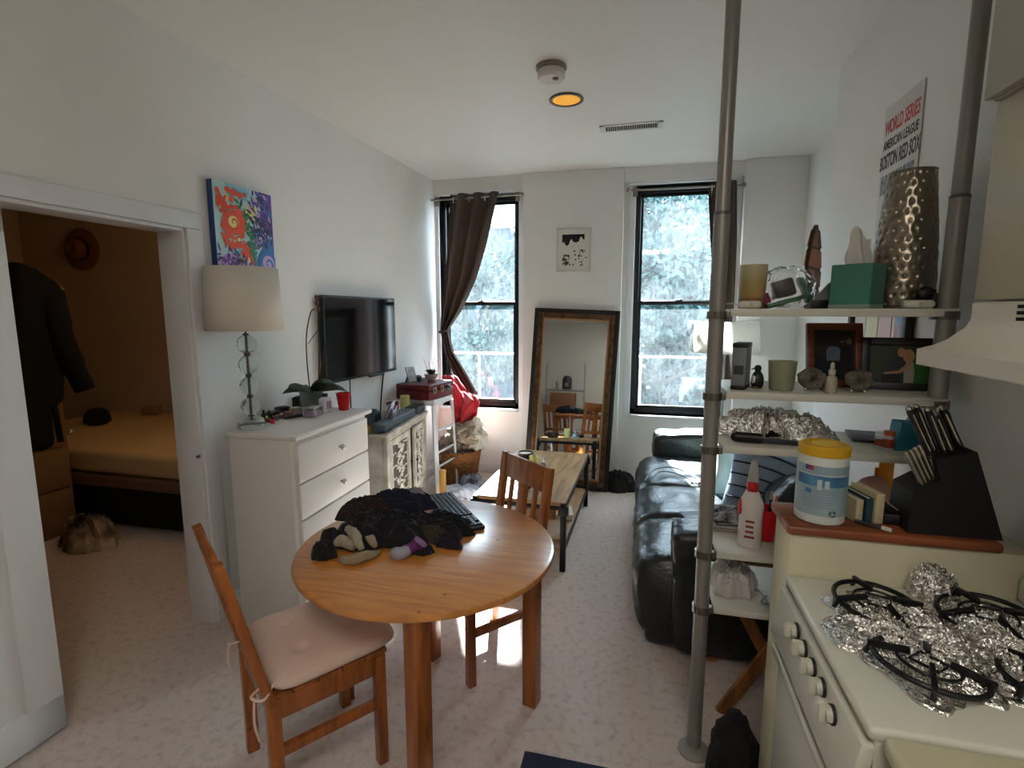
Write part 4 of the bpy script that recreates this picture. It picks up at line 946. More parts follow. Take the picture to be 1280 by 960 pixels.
lobes('beige_shirt', 'beige bunched cloth at the left of the heap', [([(425, 668, .03), (436, 662, .05), (446, 672, .055), (452, 688, .02)], .020, .016), ([(418, 680, .02), (430, 676, .03), (442, 684, .03)], .020, .020), ([(436, 664, .05), (450, 660, .05), (462, 672, .04), (470, 684, .015)], .018, .014), ([(440, 655, .05), (455, 652, .05), (470, 660, .04)], .016, .014)], '#a39780', 'clothes', (-.93, 1.62, TT))
lobes('beige_sock', 'beige sock lying at the table front edge of the heap', [([(424, 699, .012), (440, 700, .016), (458, 695, .016), (474, 690, .014)], .018, .016)], '#92836a', 'sock', (-.86, 1.52, TT))
# purple and white sock: a bent tube
c = PZ(512, 690, TT)
t = thing('purple_sock', c, 'purple and white sock with its cuff standing up', 'sock')
pw = [PZ(490, 691, TT+.015), PZ(500, 692, TT+.018), PZ(510, 688, TT+.022)]
m = MB(); m.tube(catmull(pw, 5), [.012, .018, .021, .022, .022, .022, .021, .021, .021, .020, .020], 14); m.build('toe', mat('sock_white', '#9d97a4', .9), t, world=True)
m = MB(); m.tube(catmull([PZ(508, 688, TT+.022), PZ(517, 683, TT+.03), PZ(524, 678, TT+.045)], 5), [.021, .02, .019, .018, .018, .018, .019, .021, .023, .024, .025], 16); m.build('ankle', mat('sock_purple', '#6b2f70', .9), t, world=True)
m = MB(); e0 = PZ(524, 678, TT+.045); m.lathe([(.0, .001), (.016, .001), (.019, .006), (.0245, .004), (.026, -.002), (.024, -.008)], e0+Vector((.006, 0, .004)), 24, Euler((R(-25), R(35), 0)).to_matrix().to_4x4(), caps=False); m.build('cuff_inside', mat('sock_lilac', '#8f6f9a', .9), t, world=True)
garment('dark_ankle_sock', 'dark sock tucked behind the purple sock', 528, 688, .04, .025, .03, .3, '#17121a', 23, cat='sock')

def blob(mb, c, r, seed, amp=.25, sub=4, fold=2.0, flat=None, M=None):
    t_ = bmesh.new(); bmesh.ops.create_icosphere(t_, subdivisions=sub, radius=1); s_ = Vector((seed*3.1, seed*5.7, seed*2.3))
    for v in t_.verts:
        n_ = v.co.normalized(); p = n_*fold+s_
        k = 1+amp*(noise.noise(p)*1.2+.6*(1-2*abs(noise.noise(p*2.3)))-.3)
        v.co = Vector((n_.x*r[0]*k, n_.y*r[1]*k, n_.z*r[2]*k))
        if flat is not None: v.co.z = max(v.co.z, -flat)
    mb._merge(t_, (Matrix.Translation(c) if M is None else Matrix.Translation(c) @ M)); return mb
# ================================================================== CORNER BY THE LEFT WINDOW
bc = Vector((-1.60, 4.42, 0))
WICK = mat('wicker', '#9a6532', .8, bump=.9, bscale=90, col2='#6a3f1c', vscale=40)
t = thing('wicker_basket', bc, 'woven wicker laundry basket overflowing in the corner below the left window', 'basket')
m = MB(); m.lathe([(.0, .003), (.15, .0), (.17, .10), (.20, .30), (.205, .33), (.195, .33), (.16, .10), (.14, .01), (.0, .012)], seg=48); m.build('basket_wall', WICK, t)
m = MB(); m.tube([(.202*math.cos(a_), .202*math.sin(a_), .33+.004*math.sin(a_*24)) for a_ in [2*math.pi*k/96 for k in range(96)]], .011, 8, closed=True); m.build('rim', WICK, t)
def cloth3(name, label, c, r, seed, colr, amp=.25, cat='clothes', col2=None, fold=2.2, flat=None, rz=0):
    m = MB(); blob(m, (0, 0, 0), r, seed, amp, 5, fold, flat)
    m.bm.transform(Matrix.Translation((0, 0, flat if flat is not None else r[2]*.8)))
    o = m.build(name, mat('cl3_'+colr+(col2 or ''), colr, .95, bump=.3, bscale=150, col2=col2, vscale=7, sheen=.2), loc=(c[0], c[1], c[2]-0), rotz=rz, smooth=75); return tag(o, label, cat)
cloth3('laundry_bundle', 'mauve and brown clothes stuffed in the wicker basket', (bc.x-.05, bc.y-.03, .28), (.15, .14, .13), 2, '#7c6a68', .35, col2='#a58f85', flat=.06)
cloth3('cream_sweater', 'cream sweater spilling over the top of the wicker basket', (bc.x+.06, bc.y-.0, .40), (.14, .14, .11), 5, '#b9ab98', .35, col2='#8f7f6c', flat=.07)
cloth3('crumpled_plastic_bag', 'white crinkled plastic bag hanging off the side of the basket', (bc.x+.16, bc.y+.02, .34), (.09, .09, .16), 8, '#d5d0c6', .4, cat='bag', flat=.1)
# red cloth, draped
RC = mat('red_fabric', '#b8101f', .8, bump=.25, bscale=60, sheen=.3)
RLt = [XZ(553, 470, 4.48), XZ(556, 490, 4.48), XZ(563, 512, 4.48), XZ(571, 536, 4.48)]
RRt = [XZ(566, 470, 4.48), XZ(578, 484, 4.48), XZ(598, 502, 4.48), XZ(594, 520, 4.48), XZ(586, 536, 4.48)]
def redfn(u, v):
    z0_, z1_ = RLt[0][0], RLt[-1][0]; z = z0_+(z1_-z0_)*v
    xl = interp([(-a, b) for a, b in RLt], -z); xr = interp([(-a, b) for a, b in RRt], -z)
    y = 4.48+.035*(1-abs(noise.noise(Vector((u*9+v*4, v*3, 3))))*3)+.05*math.sin(u*14+v*3)*(.3+.7*v)-.09*math.sin(math.pi*u)*(.3+.7*v)+.03*noise.noise(Vector((u*5, v*5, 7)))
    return (xl+(xr-xl)*u, y, z+.03*math.sin(u*11)*v+.02*noise.noise(Vector((u*6, v*6, 2)))+.035*noise.noise(Vector((u*13, v*9, 5))))
m = MB(); m.surf(redfn, 60, 44); o = m.build('red_sweatshirt', RC, loc=(-1.70, 4.48, .50), world=True, solid=.012, smooth=80); tag(o, 'bright red sweatshirt hanging over the laundry below the left window', 'clothes')
# papers and clothes on floor
c = PZ(572, 612, .02)
garment('white_sheets', 'crumpled white cloth on the floor beside the step stool', 0, 0, .19, .16, .13, .3, '#ccd4e6', 31, fs=1.1, c=(-1.43, 3.98, 0))
garment('grey_blue_jeans', 'pale blue-grey cloth on the floor behind the white sheets', 0, 0, .13, .12, .17, .8, '#a3adbd', 32, c=(-1.40, 4.16, 0), col2='#4a5060')
m = MB(); crumple(m, (0, 0, 0), .17, .13, .15, 41, 0, fscale=2.0); o = m.build('black_backpack', mat('black_nylon', '#0c0c0e', .7, bump=.4, bscale=40), loc=(-.16, 4.62, 0), rotz=.1); tag(o, 'black bag slumped on the floor between the mirror and the sofa', 'bag')

# ================================================================== SOFA
def puff(y0, y1, prof, mb, ny=18, nx=None, inset=.05, seed=0, wr=.006):
    P = catmull([(a, 0, b) for a, b in prof]+[(prof[0][0], 0, prof[0][1])], 6)[:-1]; cx = sum(p.x for p in P)/len(P); cz = sum(p.z for p in P)/len(P)
    n = len(P); vs = []; fs = []
    for j in range(ny+1):
        v = j/ny; e = abs(2*v-1); s_ = 1-inset*(e**5)-(.10 if j in (0, ny) else 0)
        y = y0+(y1-y0)*v
        for p in P:
            w_ = wr*noise.noise(Vector((p.x*9+seed, y*7, p.z*9)))*1.5+wr*.9*noise.noise(Vector((p.x*24, y*22+seed, p.z*24)))
            d = Vector((p.x-cx, 0, p.z-cz)); L_ = d.length or 1
            q = d*(s_+w_/L_*1.6); vs.append(Vector((cx+q.x, y, cz+q.z)))
    for j in range(ny):
        for i in range(n): k = (i+1) % n; fs.append([j*n+i, j*n+k, (j+1)*n+k, (j+1)*n+i])
    fs.append(list(range(n))[::-1]); fs.append([ny*n+i for i in range(n)])
    mb._new(vs, fs)
t = thing('leather_sofa', (.45, 3.35, 0), 'dark green-black leather sofa with puffy seats along the right wall', 'sofa')
m = MB(); m.bx(.06, .90, 2.34, 4.34, .03, .30, .03, 3); m.build('base', LEATH, t, world=True)
seatp = [(.70, .44), (.45, .475), (.20, .475), (.06, .455), (.0, .39), (-.005, .28), (.02, .12), (.07, .08), (.16, .14), (.30, .30), (.68, .33)]
ys = [2.33, 2.86, 3.40, 4.12]
for i in range(3):
    m = MB(); puff(ys[i]+.004, ys[i+1]-.004, seatp, m, seed=i*5); m.build('seat_cushion', LEATH, t, world=True, smooth=70)
backp = [(.62, .44), (.60, .60), (.66, .74), (.76, .80), (.86, .76), (.89, .60), (.88, .42), (.72, .40)]
for i in range(3):
    m = MB(); puff(max(2.55, ys[i])+.004, ys[i+1]-.004, backp, m, seed=20+i*5); m.build('back_cushion', LEATH, t, world=True, smooth=70)
m = MB(); puff(2.30, 2.50, [(.17, .46), (.165, .56), (.20, .61), (.40, .625), (.80, .625), (.90, .58), (.90, .30), (.90, .06), (.60, .04), (.22, .04), (.17, .2)], m, seed=3, inset=.06); m.build('armrest', LEATH, t, world=True, smooth=60)
m = MB(); puff(4.13, 4.38, [(.12, .40), (.115, .54), (.14, .62), (.30, .64), (.80, .66), (.90, .58), (.90, .30), (.90, .06), (.60, .04), (.16, .04), (.12, .2)], m, seed=4, inset=.06); m.build('armrest', LEATH, t, world=True, smooth=60)
PIL1 = mat('teal_pillow', '#8fb9a8', .85, bump=.2, bscale=60, col2='#d7e6dc', vscale=9, stretch=(1, 1, .3))
def pillow(c, w_, h_, d_, rot, label, M0, stripes=None):
    t = thing('throw_pillow', c, label, 'pillow'); t.rotation_euler = rot
    def fn(sg):
        def f(u, v):
            x = 2*u-1; y = 2*v-1; e = max(0, (1-abs(x)**2.6)*(1-abs(y)**2.6))**.55
            return (x*w_/2*(1-.07*(1-abs(y)))*1, sg*d_/2*e, (y*h_/2*(1-.07*(1-abs(x))))+h_/2)
        return f
    m = MB(); m.surf(fn(1), 26, 26); m.surf(fn(-1), 26, 26); bmesh.ops.remove_doubles(m.bm, verts=m.bm.verts[:], dist=.0008); m.build('pillow_case', M0, t, smooth=180)
    if stripes:
        m = MB()
        for k in range(7):
            pts = []
            for i in range(16):
                u = i/15; x = 2*u-1; y = -1.1+.30*k+.42*math.sqrt(max(0, 1-(x*.8+.2)**2)); 
                if abs(y) > .93 or abs(x) > .93: 
                    if len(pts) > 2: m.tube(pts, .005, 6)
                    pts = []; continue
                e = max(0, (1-abs(x)**2.6)*(1-abs(y)**2.6))**.55
                pts.append((x*w_/2, -d_/2*e-.002, y*h_/2+h_/2))
            if len(pts) > 2: m.tube(pts, .005, 6)
        m.build('leaf_stripes', stripes, t)
pillow((.63, 3.62, .47), .42, .38, .14, (R(-18), 0, R(-25)), 'white and pale green pillow at the window end of the sofa', mat('white_pillow', '#dfe6e4', .85, col2='#9cc2b4', vscale=6))
pillow((.62, 3.22, .47), .36, .36, .13, (R(-14), 0, R(-18)), 'teal leaf pillow in the middle of the sofa', PIL1)
pillow((.62, 2.80, .47), .42, .42, .15, (R(-12), R(6), R(-28)), 'pale blue pillow with dark curved stripes at the near end of the sofa', mat('blue_pillow', '#8ea3b8', .85, bump=.1), mat('stripe_dark', '#1c2430', .8))
m = MB(); m.tube(catmull([(.05, 3.42, .48), (.12, 3.62, .50), (.25, 3.66, .51), (.40, 3.45, .505), (.50, 3.30, .50)], 8), .004, 6); m.tube(catmull([(.10, 3.45, .495), (.16, 3.58, .50), (.26, 3.56, .50), (.38, 3.38, .50)], 8), .004, 6)
tag(m.build('phone_charger_cable', mat('charger_grey', '#3b4044', .5), loc=(.25, 3.5, .48), world=True), 'thin dark cable looping across the sofa seats', 'cable')
t = thing('charger_plug', (.36, 3.40, .487), 'small black and white plug at the end of the sofa cable', 'plug', rotz=.4)
m = MB(); m.bx(-.02, .02, -.012, .012, 0, .02, .004); m.build('plug_body', mat('plug_white', '#d9dcdc', .4), t)
m = MB(); m.bx(.02, .075, -.016, .016, 0, .018, .004); m.build('adapter_box', BLACK, t)
t = thing('laptop', (.36, 2.75, .487), 'closed dark laptop lying on the near sofa seat behind the pole', 'laptop', rotz=.3)
m = MB(); m.bx(-.10, .10, -.13, .13, 0, .012, .004); m.build('laptop_base', mat('laptop_dark', '#26262b', .35, metal=.5), t)
m = MB(); m.bx(-.10, .10, -.13, .13, .013, .02, .004); m.build('laptop_lid', mat('laptop_lid', '#3c3c42', .3, metal=.6), t)

# floor lamp by the right window
fc = Vector((.66, 4.50, 0)); zt_ = PY(900, 402, 4.5).z; zb_ = PY(900, 440, 4.5).z
t = thing('floor_lamp', fc, 'white shaded floor lamp standing behind the sofa beside the right window', 'lamp')
m = MB(); m.lathe([(.13, 0), (.13, .015), (.02, .025), (.0, .025)], seg=32); m.build('base', STEEL, t)
m = MB(); m.cyl((0, 0, .02), (0, 0, zt_), .010); m.build('pole', STEEL, t)
m = MB(); m.lathe([(.26, zb_), (.24, zt_)], seg=48, caps=False); 
SH2 = bpy.data.materials.new('floor_lamp_shade'); SH2.use_nodes = True; nt = SH2.node_tree; tl = nt.nodes.new('ShaderNodeBsdfTranslucent'); tl.inputs[0].default_value = (.9, .88, .82, 1); mx = nt.nodes.new('ShaderNodeMixShader'); mx.inputs[0].default_value = .45
nt.nodes['Principled BSDF'].inputs['Base Color'].default_value = (.85, .83, .78, 1); nt.links.new(nt.nodes['Principled BSDF'].outputs[0], mx.inputs[1]); nt.links.new(tl.outputs[0], mx.inputs[2]); nt.links.new(mx.outputs[0], nt.nodes['Material Output'].inputs[0])
m.build('shade', SH2, t, solid=.003)
# ================================================================== TENSION-POLE SHELVES
PYv = 1.80; PLx = .233; PRx = .866
t = thing('pole_shelf_unit', (PLx, PYv, 0), 'floor to ceiling grey tension poles carrying five white shelves', 'shelf unit')
def pole(x, zj):
    m = MB(); m.lathe([(.0, 0), (.055, 0), (.055, .008), (.035, .016), (.012, .02), (.012, .03)], (x, PYv, 0), 32); m.build('foot', mat('foot_grey', '#8b857c', .5), t, world=True)
    m = MB(); m.cyl((x, PYv, .028), (x, PYv, zj), .0245, seg=32); m.cyl((x, PYv, zj-.004), (x, PYv, HC-.02), .0215, seg=32); m.build('pole', POLE, t, world=True)
    m = MB(); m.lathe([(.0253, 0), (.0253, .007), (.022, .010)], (x, PYv, zj-.007), 32, caps=False); m.build('joint_collar', mat('collar_dark', '#5d5954', .4, metal=.4), t, world=True)
    m = MB(); m.cyl((x, PYv, HC-.02), (x, PYv, HC), .05); m.build('ceiling_cap', mat('foot_grey', '#8b857c'), t, world=True)
pole(PLx, PY(905, 266, PYv).z); pole(PRx, PY(1198, 245, PYv).z)
SZT = [1.590, 1.326, 1.146, .778, .577]
for i, zt_ in enumerate(SZT):
    xl, xr = .272, (.885 if i < 2 else .86)
    if i == 2: xr = .86
    yf, yb = 1.775, 2.10
    if i >= 3: yf = 1.80-.02; yb = 2.13
    m = MB(); m.bx(xl, xr if i < 3 else .84, yf, yb, zt_-.024, zt_, .002); sh_ = m.build('shelf', SHELF, t, world=True)
    for (x, sg) in ((PLx, 1), (PRx, -1)):
        m = MB(); m.lathe([(.0252, -.012), (.031, -.012), (.031, .012), (.0252, .012)], (x, PYv, zt_-.02), 28, caps=False)
        m.bx(x+sg*.026 if sg > 0 else x-.04, x+.04 if sg > 0 else x-.026, PYv-.012, PYv+.012, zt_-.032, zt_-.010, .002)
        m.cyl((x-sg*.012, PYv-.030, zt_-.028), (x-sg*.012, PYv-.030, zt_-.010), .005)
        m.cyl((x+sg*.012, PYv-.030, zt_-.028), (x+sg*.012, PYv-.030, zt_-.010), .005)
        m.build('clamp', mat('clamp_metal', '#6e675f', .3, metal=.7), t, world=True)
S1, S2, S3, S4, S5 = [v+.001 for v in SZT]
def at(px, Y, z): p = PY(px, 450, Y); k = ray(px, 400); return Vector((PY(px, 480-0, Y).x, Y, z)) if False else Vector(((_C+ray(px, _yp(px, Y, z))*(Y/ray(px, _yp(px, Y, z)).y)).x, Y, z))
def _yp(px, Y, z):
    lo, hi = -200, 1200
    for _ in range(40):
        md = (lo+hi)/2
        if PY(px, md, Y).z > z: lo = md
        else: hi = md
    return (lo+hi)/2
def hz_(px, py, Y): return PY(px, py, Y).z
# --- top shelf
c = at(939, 1.90, S1); h = hz_(939, 331, 1.90)-S1
t = thing('scented_candle_jar', c, 'tall amber-to-cream frosted candle jar at the left of the top shelf', 'candle')
m = MB(); m.lathe([(.040, 0), (.042, .004), (.043, h-.001), (.040, h-.001), (.038, .05), (0, .05)], seg=36)
AM = bpy.data.materials.new('ombre_glass'); AM.use_nodes = True; nt = AM.node_tree; b_ = nt.nodes['Principled BSDF']; b_.inputs['Roughness'].default_value = .35
tc = nt.nodes.new('ShaderNodeTexCoord'); sx = nt.nodes.new('ShaderNodeSeparateXYZ'); cr = nt.nodes.new('ShaderNodeValToRGB'); nt.links.new(tc.outputs['Generated'], sx.inputs[0]); nt.links.new(sx.outputs[2], cr.inputs[0]); nt.links.new(cr.outputs[0], b_.inputs['Base Color'])
e = cr.color_ramp.elements; e[0].position = 0; e[0].color = lin('#8a5f4a'); e[1].position = 1; e[1].color = lin('#b5ad90'); k_ = e.new(.22); k_.color = lin('#8a6248'); k_ = e.new(.27); k_.color = lin('#a5844c'); k_ = e.new(.6); k_.color = lin('#a08f5c')
m.build('jar', AM, t)
m = MB(); m.cyl((0, 0, .045), (0, 0, .065), .0015, seg=6); m.build('wick', BLACK, t)
for px, lb in ((937, 'white oval plastic disc at the left end of the top shelf'), (1147, 'white oval plastic disc at the right end of the top shelf below the vase')):
    c = at(px, 1.80, S1); w_ = .033 if px < 1000 else .040
    t = thing('motion_sensor_light', c, lb, 'light'); m = MB(); m.bx(-w_, w_, -.018, .018, 0, .024, .0118, 5); m.build('housing', mat('sensor_white', '#c4bfae', .4), t)
    m = MB(); m.cyl((0, -.0175, .012), (0, -.0195, .012), .006); m.build('sensor_lens', mat('sensor_lens', '#a8a492', .3), t)
    m = MB(); m.tube(catmull([(-w_+.002, .01, .012), (-w_-.03, .02, .016), (-w_-.05, .04, .004)]) if px < 1000 else catmull([(-.03, .017, .012), (-.03, .04, .01), (-.02, .06, .003)]), .0018, 6); m.build('cord', mat('cord_white', '#b7b3a6', .5), t)
# crackers bag
c = at(981, 1.90, S1)
t = thing('snack_bag', c, 'clear crinkled bag of snacks with green and dark packets on the top shelf', 'bag')
m = MB(); blob(m, (0, 0, .065), (.085, .055, .070), 12, .16, 4, 2.5, .064); m.build('clear_bag', mat('clear_bag', '#f2f2f0', .12, trans=.93, ior=1.08, bump=.5, bscale=30), t)
m = MB(); m.box((.0, -.01, .024), (.13, .06, .014), (0, R(-17), 0), .006); m.box((.052, 0, .06), (.014, .06, .085), (0, R(-24), 0), .006); m.build('green_packet', mat('green_pack', '#15592c', .35), t)
m = MB(); m.box((-.01, 0, .066), (.062, .05, .056), (0, R(-18), 0), .008); m.build('brown_packet', mat('brown_pack', '#1e1210', .4), t)
m = MB(); m.box((-.062, .0, .034), (.022, .05, .034), (0, R(-20), 0), .004); m.build('red_packet', mat('maroon_pack', '#7c1c34', .5), t)
# leaf-shaped wooden ornament
c = at(1012, 2.07, S1); ztp = hz_(1024, 281, 2.07)-S1
t = thing('wooden_leaf_ornament', c, 'tall pointed geometric ornament of red-brown wood facets on the top shelf', 'ornament', rotz=R(62))
OH = lambda z_: .012+.078*math.sin(min(1, (z_+.06)/(ztp+.06))*math.pi)**.8 if z_ < ztp else .004
zz_l = [ztp*k/12 for k in range(13)]
outl = [(-OH(z_), z_) for z_ in zz_l][::-1]+[(OH(z_), z_) for z_ in zz_l]
facc = ['#9a5a2e', '#6a3418', '#b06a38', '#4a2412']
m = MB(); m.prism(outl, .010, Matrix.Rotation(R(90), 4, 'X') @ Matrix.Translation((0, 0, -.005))); m.build('outer_board', mat('orn_edge', '#1e1410', .5), t)
m = MB(); rng = random.Random(9)
rows = [(ztp*(k*.235+.02), ztp*(k*.235+.24), 0) for k in range(4)]
for k, (za, zb_, hwid) in enumerate(rows):
    for j in range(2):
        m.m = (k+j*2+k*j) % 4; sg = -1 if j else 1; of = .012*(1 if k % 2 else -1)
        q_ = [(sg*.002+of, za), (sg*(OH(za)-.006), za+.004), (sg*(OH(zb_)-.006), zb_-.004), (sg*.002-of, zb_)]
        for sd in (-1, 1):
            vs = [Vector((a_, sd*.005, b_)) for a_, b_ in q_]+[Vector((a_, sd*.010, b_)) for a_, b_ in q_]
            m._new(vs, [[3, 2, 1, 0], [4, 5, 6, 7]]+[[i, (i+1) % 4, 4+(i+1) % 4, 4+i] for i in range(4)])
m.build('facets', [mat('facet'+c_, c_, .45) for c_ in facc], t)
c = at(1019, 1.95, S1); t = thing('grey_card_wedge', c, 'folded grey card leaning against the tissue box', 'card')
m = MB(); m.prism([(-.035, 0), (.035, 0), (.035, .085)], .02, Matrix.Rotation(R(90), 4, 'X')); m.build('card', mat('grey_card', '#77777a', .6), t)
m = MB(); m.bx(-.02, .03, -.028, -.022, .0, .028, .002); m.build('black_flap', BLACK, t)
# tissue box
c = at(1069, 1.875, S1); hb = .110
t = thing('tissue_box', c, 'teal green tissue cube with a white tissue on the top shelf', 'tissue box', rotz=R(-38))
TEAL = mat('teal_card', '#3f7a6e', .5, var=.15, vscale=5)
m = MB(); m.bx(-.057, .057, -.057, .057, 0, hb+.025, .002, 1); m.build('carton', TEAL, t)
m = MB(); m.bx(-.0575, .0575, -.0578, .0575, .0, .012, .0005, 1); m.build('base_band', mat('box_band', '#87988c', .5), t)
m = MB(); m.lathe([(.04, hb+.0252), (.04, hb+.0258), (0, hb+.0258)], seg=24); m.build('opening', mat('tissue_slot', '#20403a', .8), t)
def tis(u, v): 
    w_ = .034*(1-.35*v**3)*(1 if v > .02 else .8)*(1+.15*math.sin(v*7)); x = (2*u-1)*w_; return (x, .018*math.sin(u*9+v*2)*(1-.3*v)+.01*v, hb+.02+v*(.125-.03*abs(2*u-.6)+.008*math.sin(u*13)))
m = MB(); m.surf(tis, 30, 24); o = m.build('tissue', mat('tissue_paper', '#cfcac4', .95), t, solid=.0012, smooth=80); o.rotation_euler = (0, 0, R(38))
# hammered vase
c = at(1124, 1.955, S1); hv = hz_(1130, 211, 1.90)-S1
t = thing('hammered_vase', c, 'large tapered hammered metal vase on the top shelf', 'vase')
VM = mat('hammered_bronze', '#8a7f6e', .28, metal=.85)
def vasefn(u, v):
    a_ = 2*math.pi*u; r_ = .086+.008*math.sin(min(1, v*1.6)*math.pi*.5)-.033*v**1.4-(.012 if v < .02 else 0)
    d = 0
    for k in range(8): pass
    gx = u*20; gy = v*15; off = .5*(int(gy) % 2); fx = (gx+off) % 1-.5; fy = gy % 1-.5
    d = -.0045*math.exp(-(fx*fx+fy*fy)/.05)*(1 if (int(gx+off)*7+int(gy)*3) % 5 else .4)+.002*noise.noise(Vector((u*22, v*14, 1)))
    rr = r_+(d if .02 < v < .985 else 0); return (rr*math.cos(a_), rr*math.sin(a_), v*hv)
m = MB(); m.surf(vasefn, 220, 130); m.lathe([(.0, .002), (.084, .002)], seg=64, caps=False); bmesh.ops.remove_doubles(m.bm, verts=m.bm.verts[:], dist=.0003); m.build('vase_body', VM, t, smooth=180, solid=.002)
m = MB(); m.tube([(.061*math.cos(a_), .061*math.sin(a_), hv) for a_ in [2*math.pi*k/64 for k in range(64)]], .003, 6, closed=True); m.build('rim', VM, t)
c = at(1158, 1.835, S1+.0); t = thing('leather_pouch', c, 'small black and brown leather pouch beside the vase foot', 'pouch')
m = MB(); blob(m, (-.005, 0, .042), (.026, .014, .022), 4, .2, 3); m.build('dark_flap', mat('pouch_dark', '#120c0a', .5), t)
m = MB(); m.box((.022, .0, .022), (.034, .03, .044), (0, R(10), 0), .006); m.build('brown_pocket', mat('pouch_brown', '#3a2c22', .6), t)
# --- second shelf
c = PZ(923, 486, S2); c.y = 1.86; c = at(925, 1.86, S2); hh = hz_(925, 428, 1.86)-S2
t = thing('desk_clock_radio', c, 'upright grey box with black ends at the left of the second shelf', 'radio', rotz=R(-20))
m = MB(); m.bx(-.022, .022, -.045, .045, .012, hh-.014, .004); m.build('grey_casing', mat('radio_grey', '#6f7377', .45), t)
m = MB(); m.bx(-.0225, .0225, -.046, .046, hh-.016, hh, .003); m.build('top_end', BLACK, t)
m = MB(); m.bx(-.0225, .0225, -.046, .046, 0, .014, .003); m.build('bottom_end', BLACK, t)
m = MB(); m.bx(-.015, .015, -.0465, -.0455, .05, .08); m.build('display', mat('lcd_dark', '#3d4248', .2), t)
c = at(946, 1.88, S2); t = thing('penguin_figurine', c, 'little black and white penguin figurine on the second shelf', 'figurine', rotz=R(-60))
m = MB(); m.lathe([(.0, .0), (.015, .0), (.020, .012), (.020, .03), (.015, .048), (.009, .056), (.011, .066), (.009, .075), (.0, .078)], seg=20); m.build('body', mat('penguin_black', '#101012', .4), t)
m = MB(); m.sph((0, -.010, .026), .014, (.95, .8, 1.5)); m.build('belly', mat('penguin_white', '#cfcdc8', .4), t)
m = MB(); m.cyl((0, -.008, .067), (0, -.027, .064), .004, .001); m.build('beak', mat('penguin_beak', '#3a2c10', .4), t)
for s_ in (-1, 1): m = MB(); m.sph((s_*.020, 0, .032), .012, (.3, .6, 1.5), (0, R(s_*-12), 0)); m.build('flipper', mat('penguin_black', '#101012'), t)
for s_ in (-1, 1): m = MB(); m.sph((s_*.009, -.012, .003), .008, (.9, 1.3, .4)); m.build('foot', mat('penguin_foot', '#8a6a20', .5), t)
c = at(976, 1.85, S2); hh = hz_(976, 451, 1.85)-S2
t = thing('votive_glass', c, 'frosted pale green glass tumbler on the second shelf', 'glass')
m = MB(); m.lathe([(.034, 0), (.037, .004), (.043, hh), (.040, hh), (.034, .02), (0, .018)], seg=36); m.build('tumbler', mat('frost_green', '#a9ab8c', .3, trans=.45), t)
m = MB(); m.lathe([(.033, .002), (.034, .016), (0, .016)], seg=30); m.build('thick_base', mat('clear_base', '#e8ece8', .03, trans=.95), t)
for px, lb, s_ in ((1014, 'grey geode stone left of the dropper bottle', 1), (1072, 'grey geode stone in front of the black photo frame', .95)):
    c = at(px, 1.85, S2); t = thing('geode_stone', c, lb, 'stone', group=None)
    ST = mat('geode_grey', '#857a6b', .75, bump=.8, bscale=50, col2='#4c443a', vscale=20)
    m = MB(); 
    def torf(u, v, s_=s_, px=px):
        a_ = 2*math.pi*u; b2 = 2*math.pi*v; R0 = .020*s_; r0 = (.022+.007*noise.noise(Vector((math.cos(a_)*2, math.sin(a_)*2, px))))*s_; k = r0+.004*noise.noise(Vector((math.cos(a_)*5+px, math.sin(a_)*5, b2)))
        return ((R0+k*math.cos(b2))*math.cos(a_), k*math.sin(b2)*.9, (R0+k*math.cos(b2))*math.sin(a_)*.85+.040)
    m.surf(torf, 48, 24); m.build('stone_ring', ST, t)
    m = MB(); m.sph((0, .012, .040), .010, (1, .5, .9)); m.build('crystal_core', mat('geode_core', '#1c1a18', .25, bump=1, bscale=120), t)
    for dx in (-.018, .018): m = MB(); m.sph((dx, -.004, .005), .006); m.build('glass_foot', CHROME, t)
c = at(1038, 1.815, S2); t = thing('dropper_bottle', c, 'small cream dropper bottle between the two geode stones', 'bottle')
m = MB(); m.lathe([(.015, 0), (.0165, .003), (.0165, .042), (.013, .052), (.007, .056), (.0065, .06)], seg=24); m.build('bottle_body', mat('cream_glass', '#a79e8c', .3), t)
m = MB(); m.lathe([(.010, .058), (.010, .074), (.0065, .076)], seg=24); m.build('collar', mat('cream_cap', '#b6ae9c', .4), t)
m = MB(); m.lathe([(.0055, .075), (.0065, .085), (.0055, .095), (.0, .099)], seg=16); m.build('rubber_bulb', mat('bulb_cream', '#bcb4a4', .5), t)
def photoframe(name, quad, Y, lean, border, th, FM, label, picfn, cat='photo frame', rz=0):
    # quad: px extents (x0,x1,ytop,ybottom) seen on plane Y
    p0 = at(quad[0], Y, S2); p1 = at(quad[1], Y, S2); w2 = (p1.x-p0.x)/2/math.cos(rz); h_ = hz_((quad[0]+quad[1])/2, quad[2], Y+.02)-S2
    c = Vector(((p0.x+p1.x)/2, Y, S2)); t = thing(name, c, label, cat, rotz=rz)
    M = Matrix.Rotation(-lean, 4, 'X'); h_ /= math.cos(lean)
    m = MB(); m.bx(-w2, -w2+border, -th, 0, 0, h_, .002, M=M); m.bx(w2-border, w2, -th, 0, 0, h_, .002, M=M); m.bx(-w2+border, w2-border, -th, 0, 0, border, .002, M=M); m.bx(-w2+border, w2-border, -th, 0, h_-border, h_, .002, M=M); m.build('frame', FM, t)
    m = MB(); picfn(m, w2-border, border, h_-border, -th*.35, M); 
    m.build('photograph', m_mats, t, smooth=0)
    m = MB(); m.bar(M @ Vector((0, .001, h_*.6)), Vector((0, math.sin(lean)*h_*.6+.05, .002)), .03, .003); m.build('easel_leg', BLACK, t)
m_mats = None
def shape(m, pts, ci, y, M): m.m = ci; m._new([M @ Vector((a, y, b)) for a, b in pts], [list(range(len(pts)))])
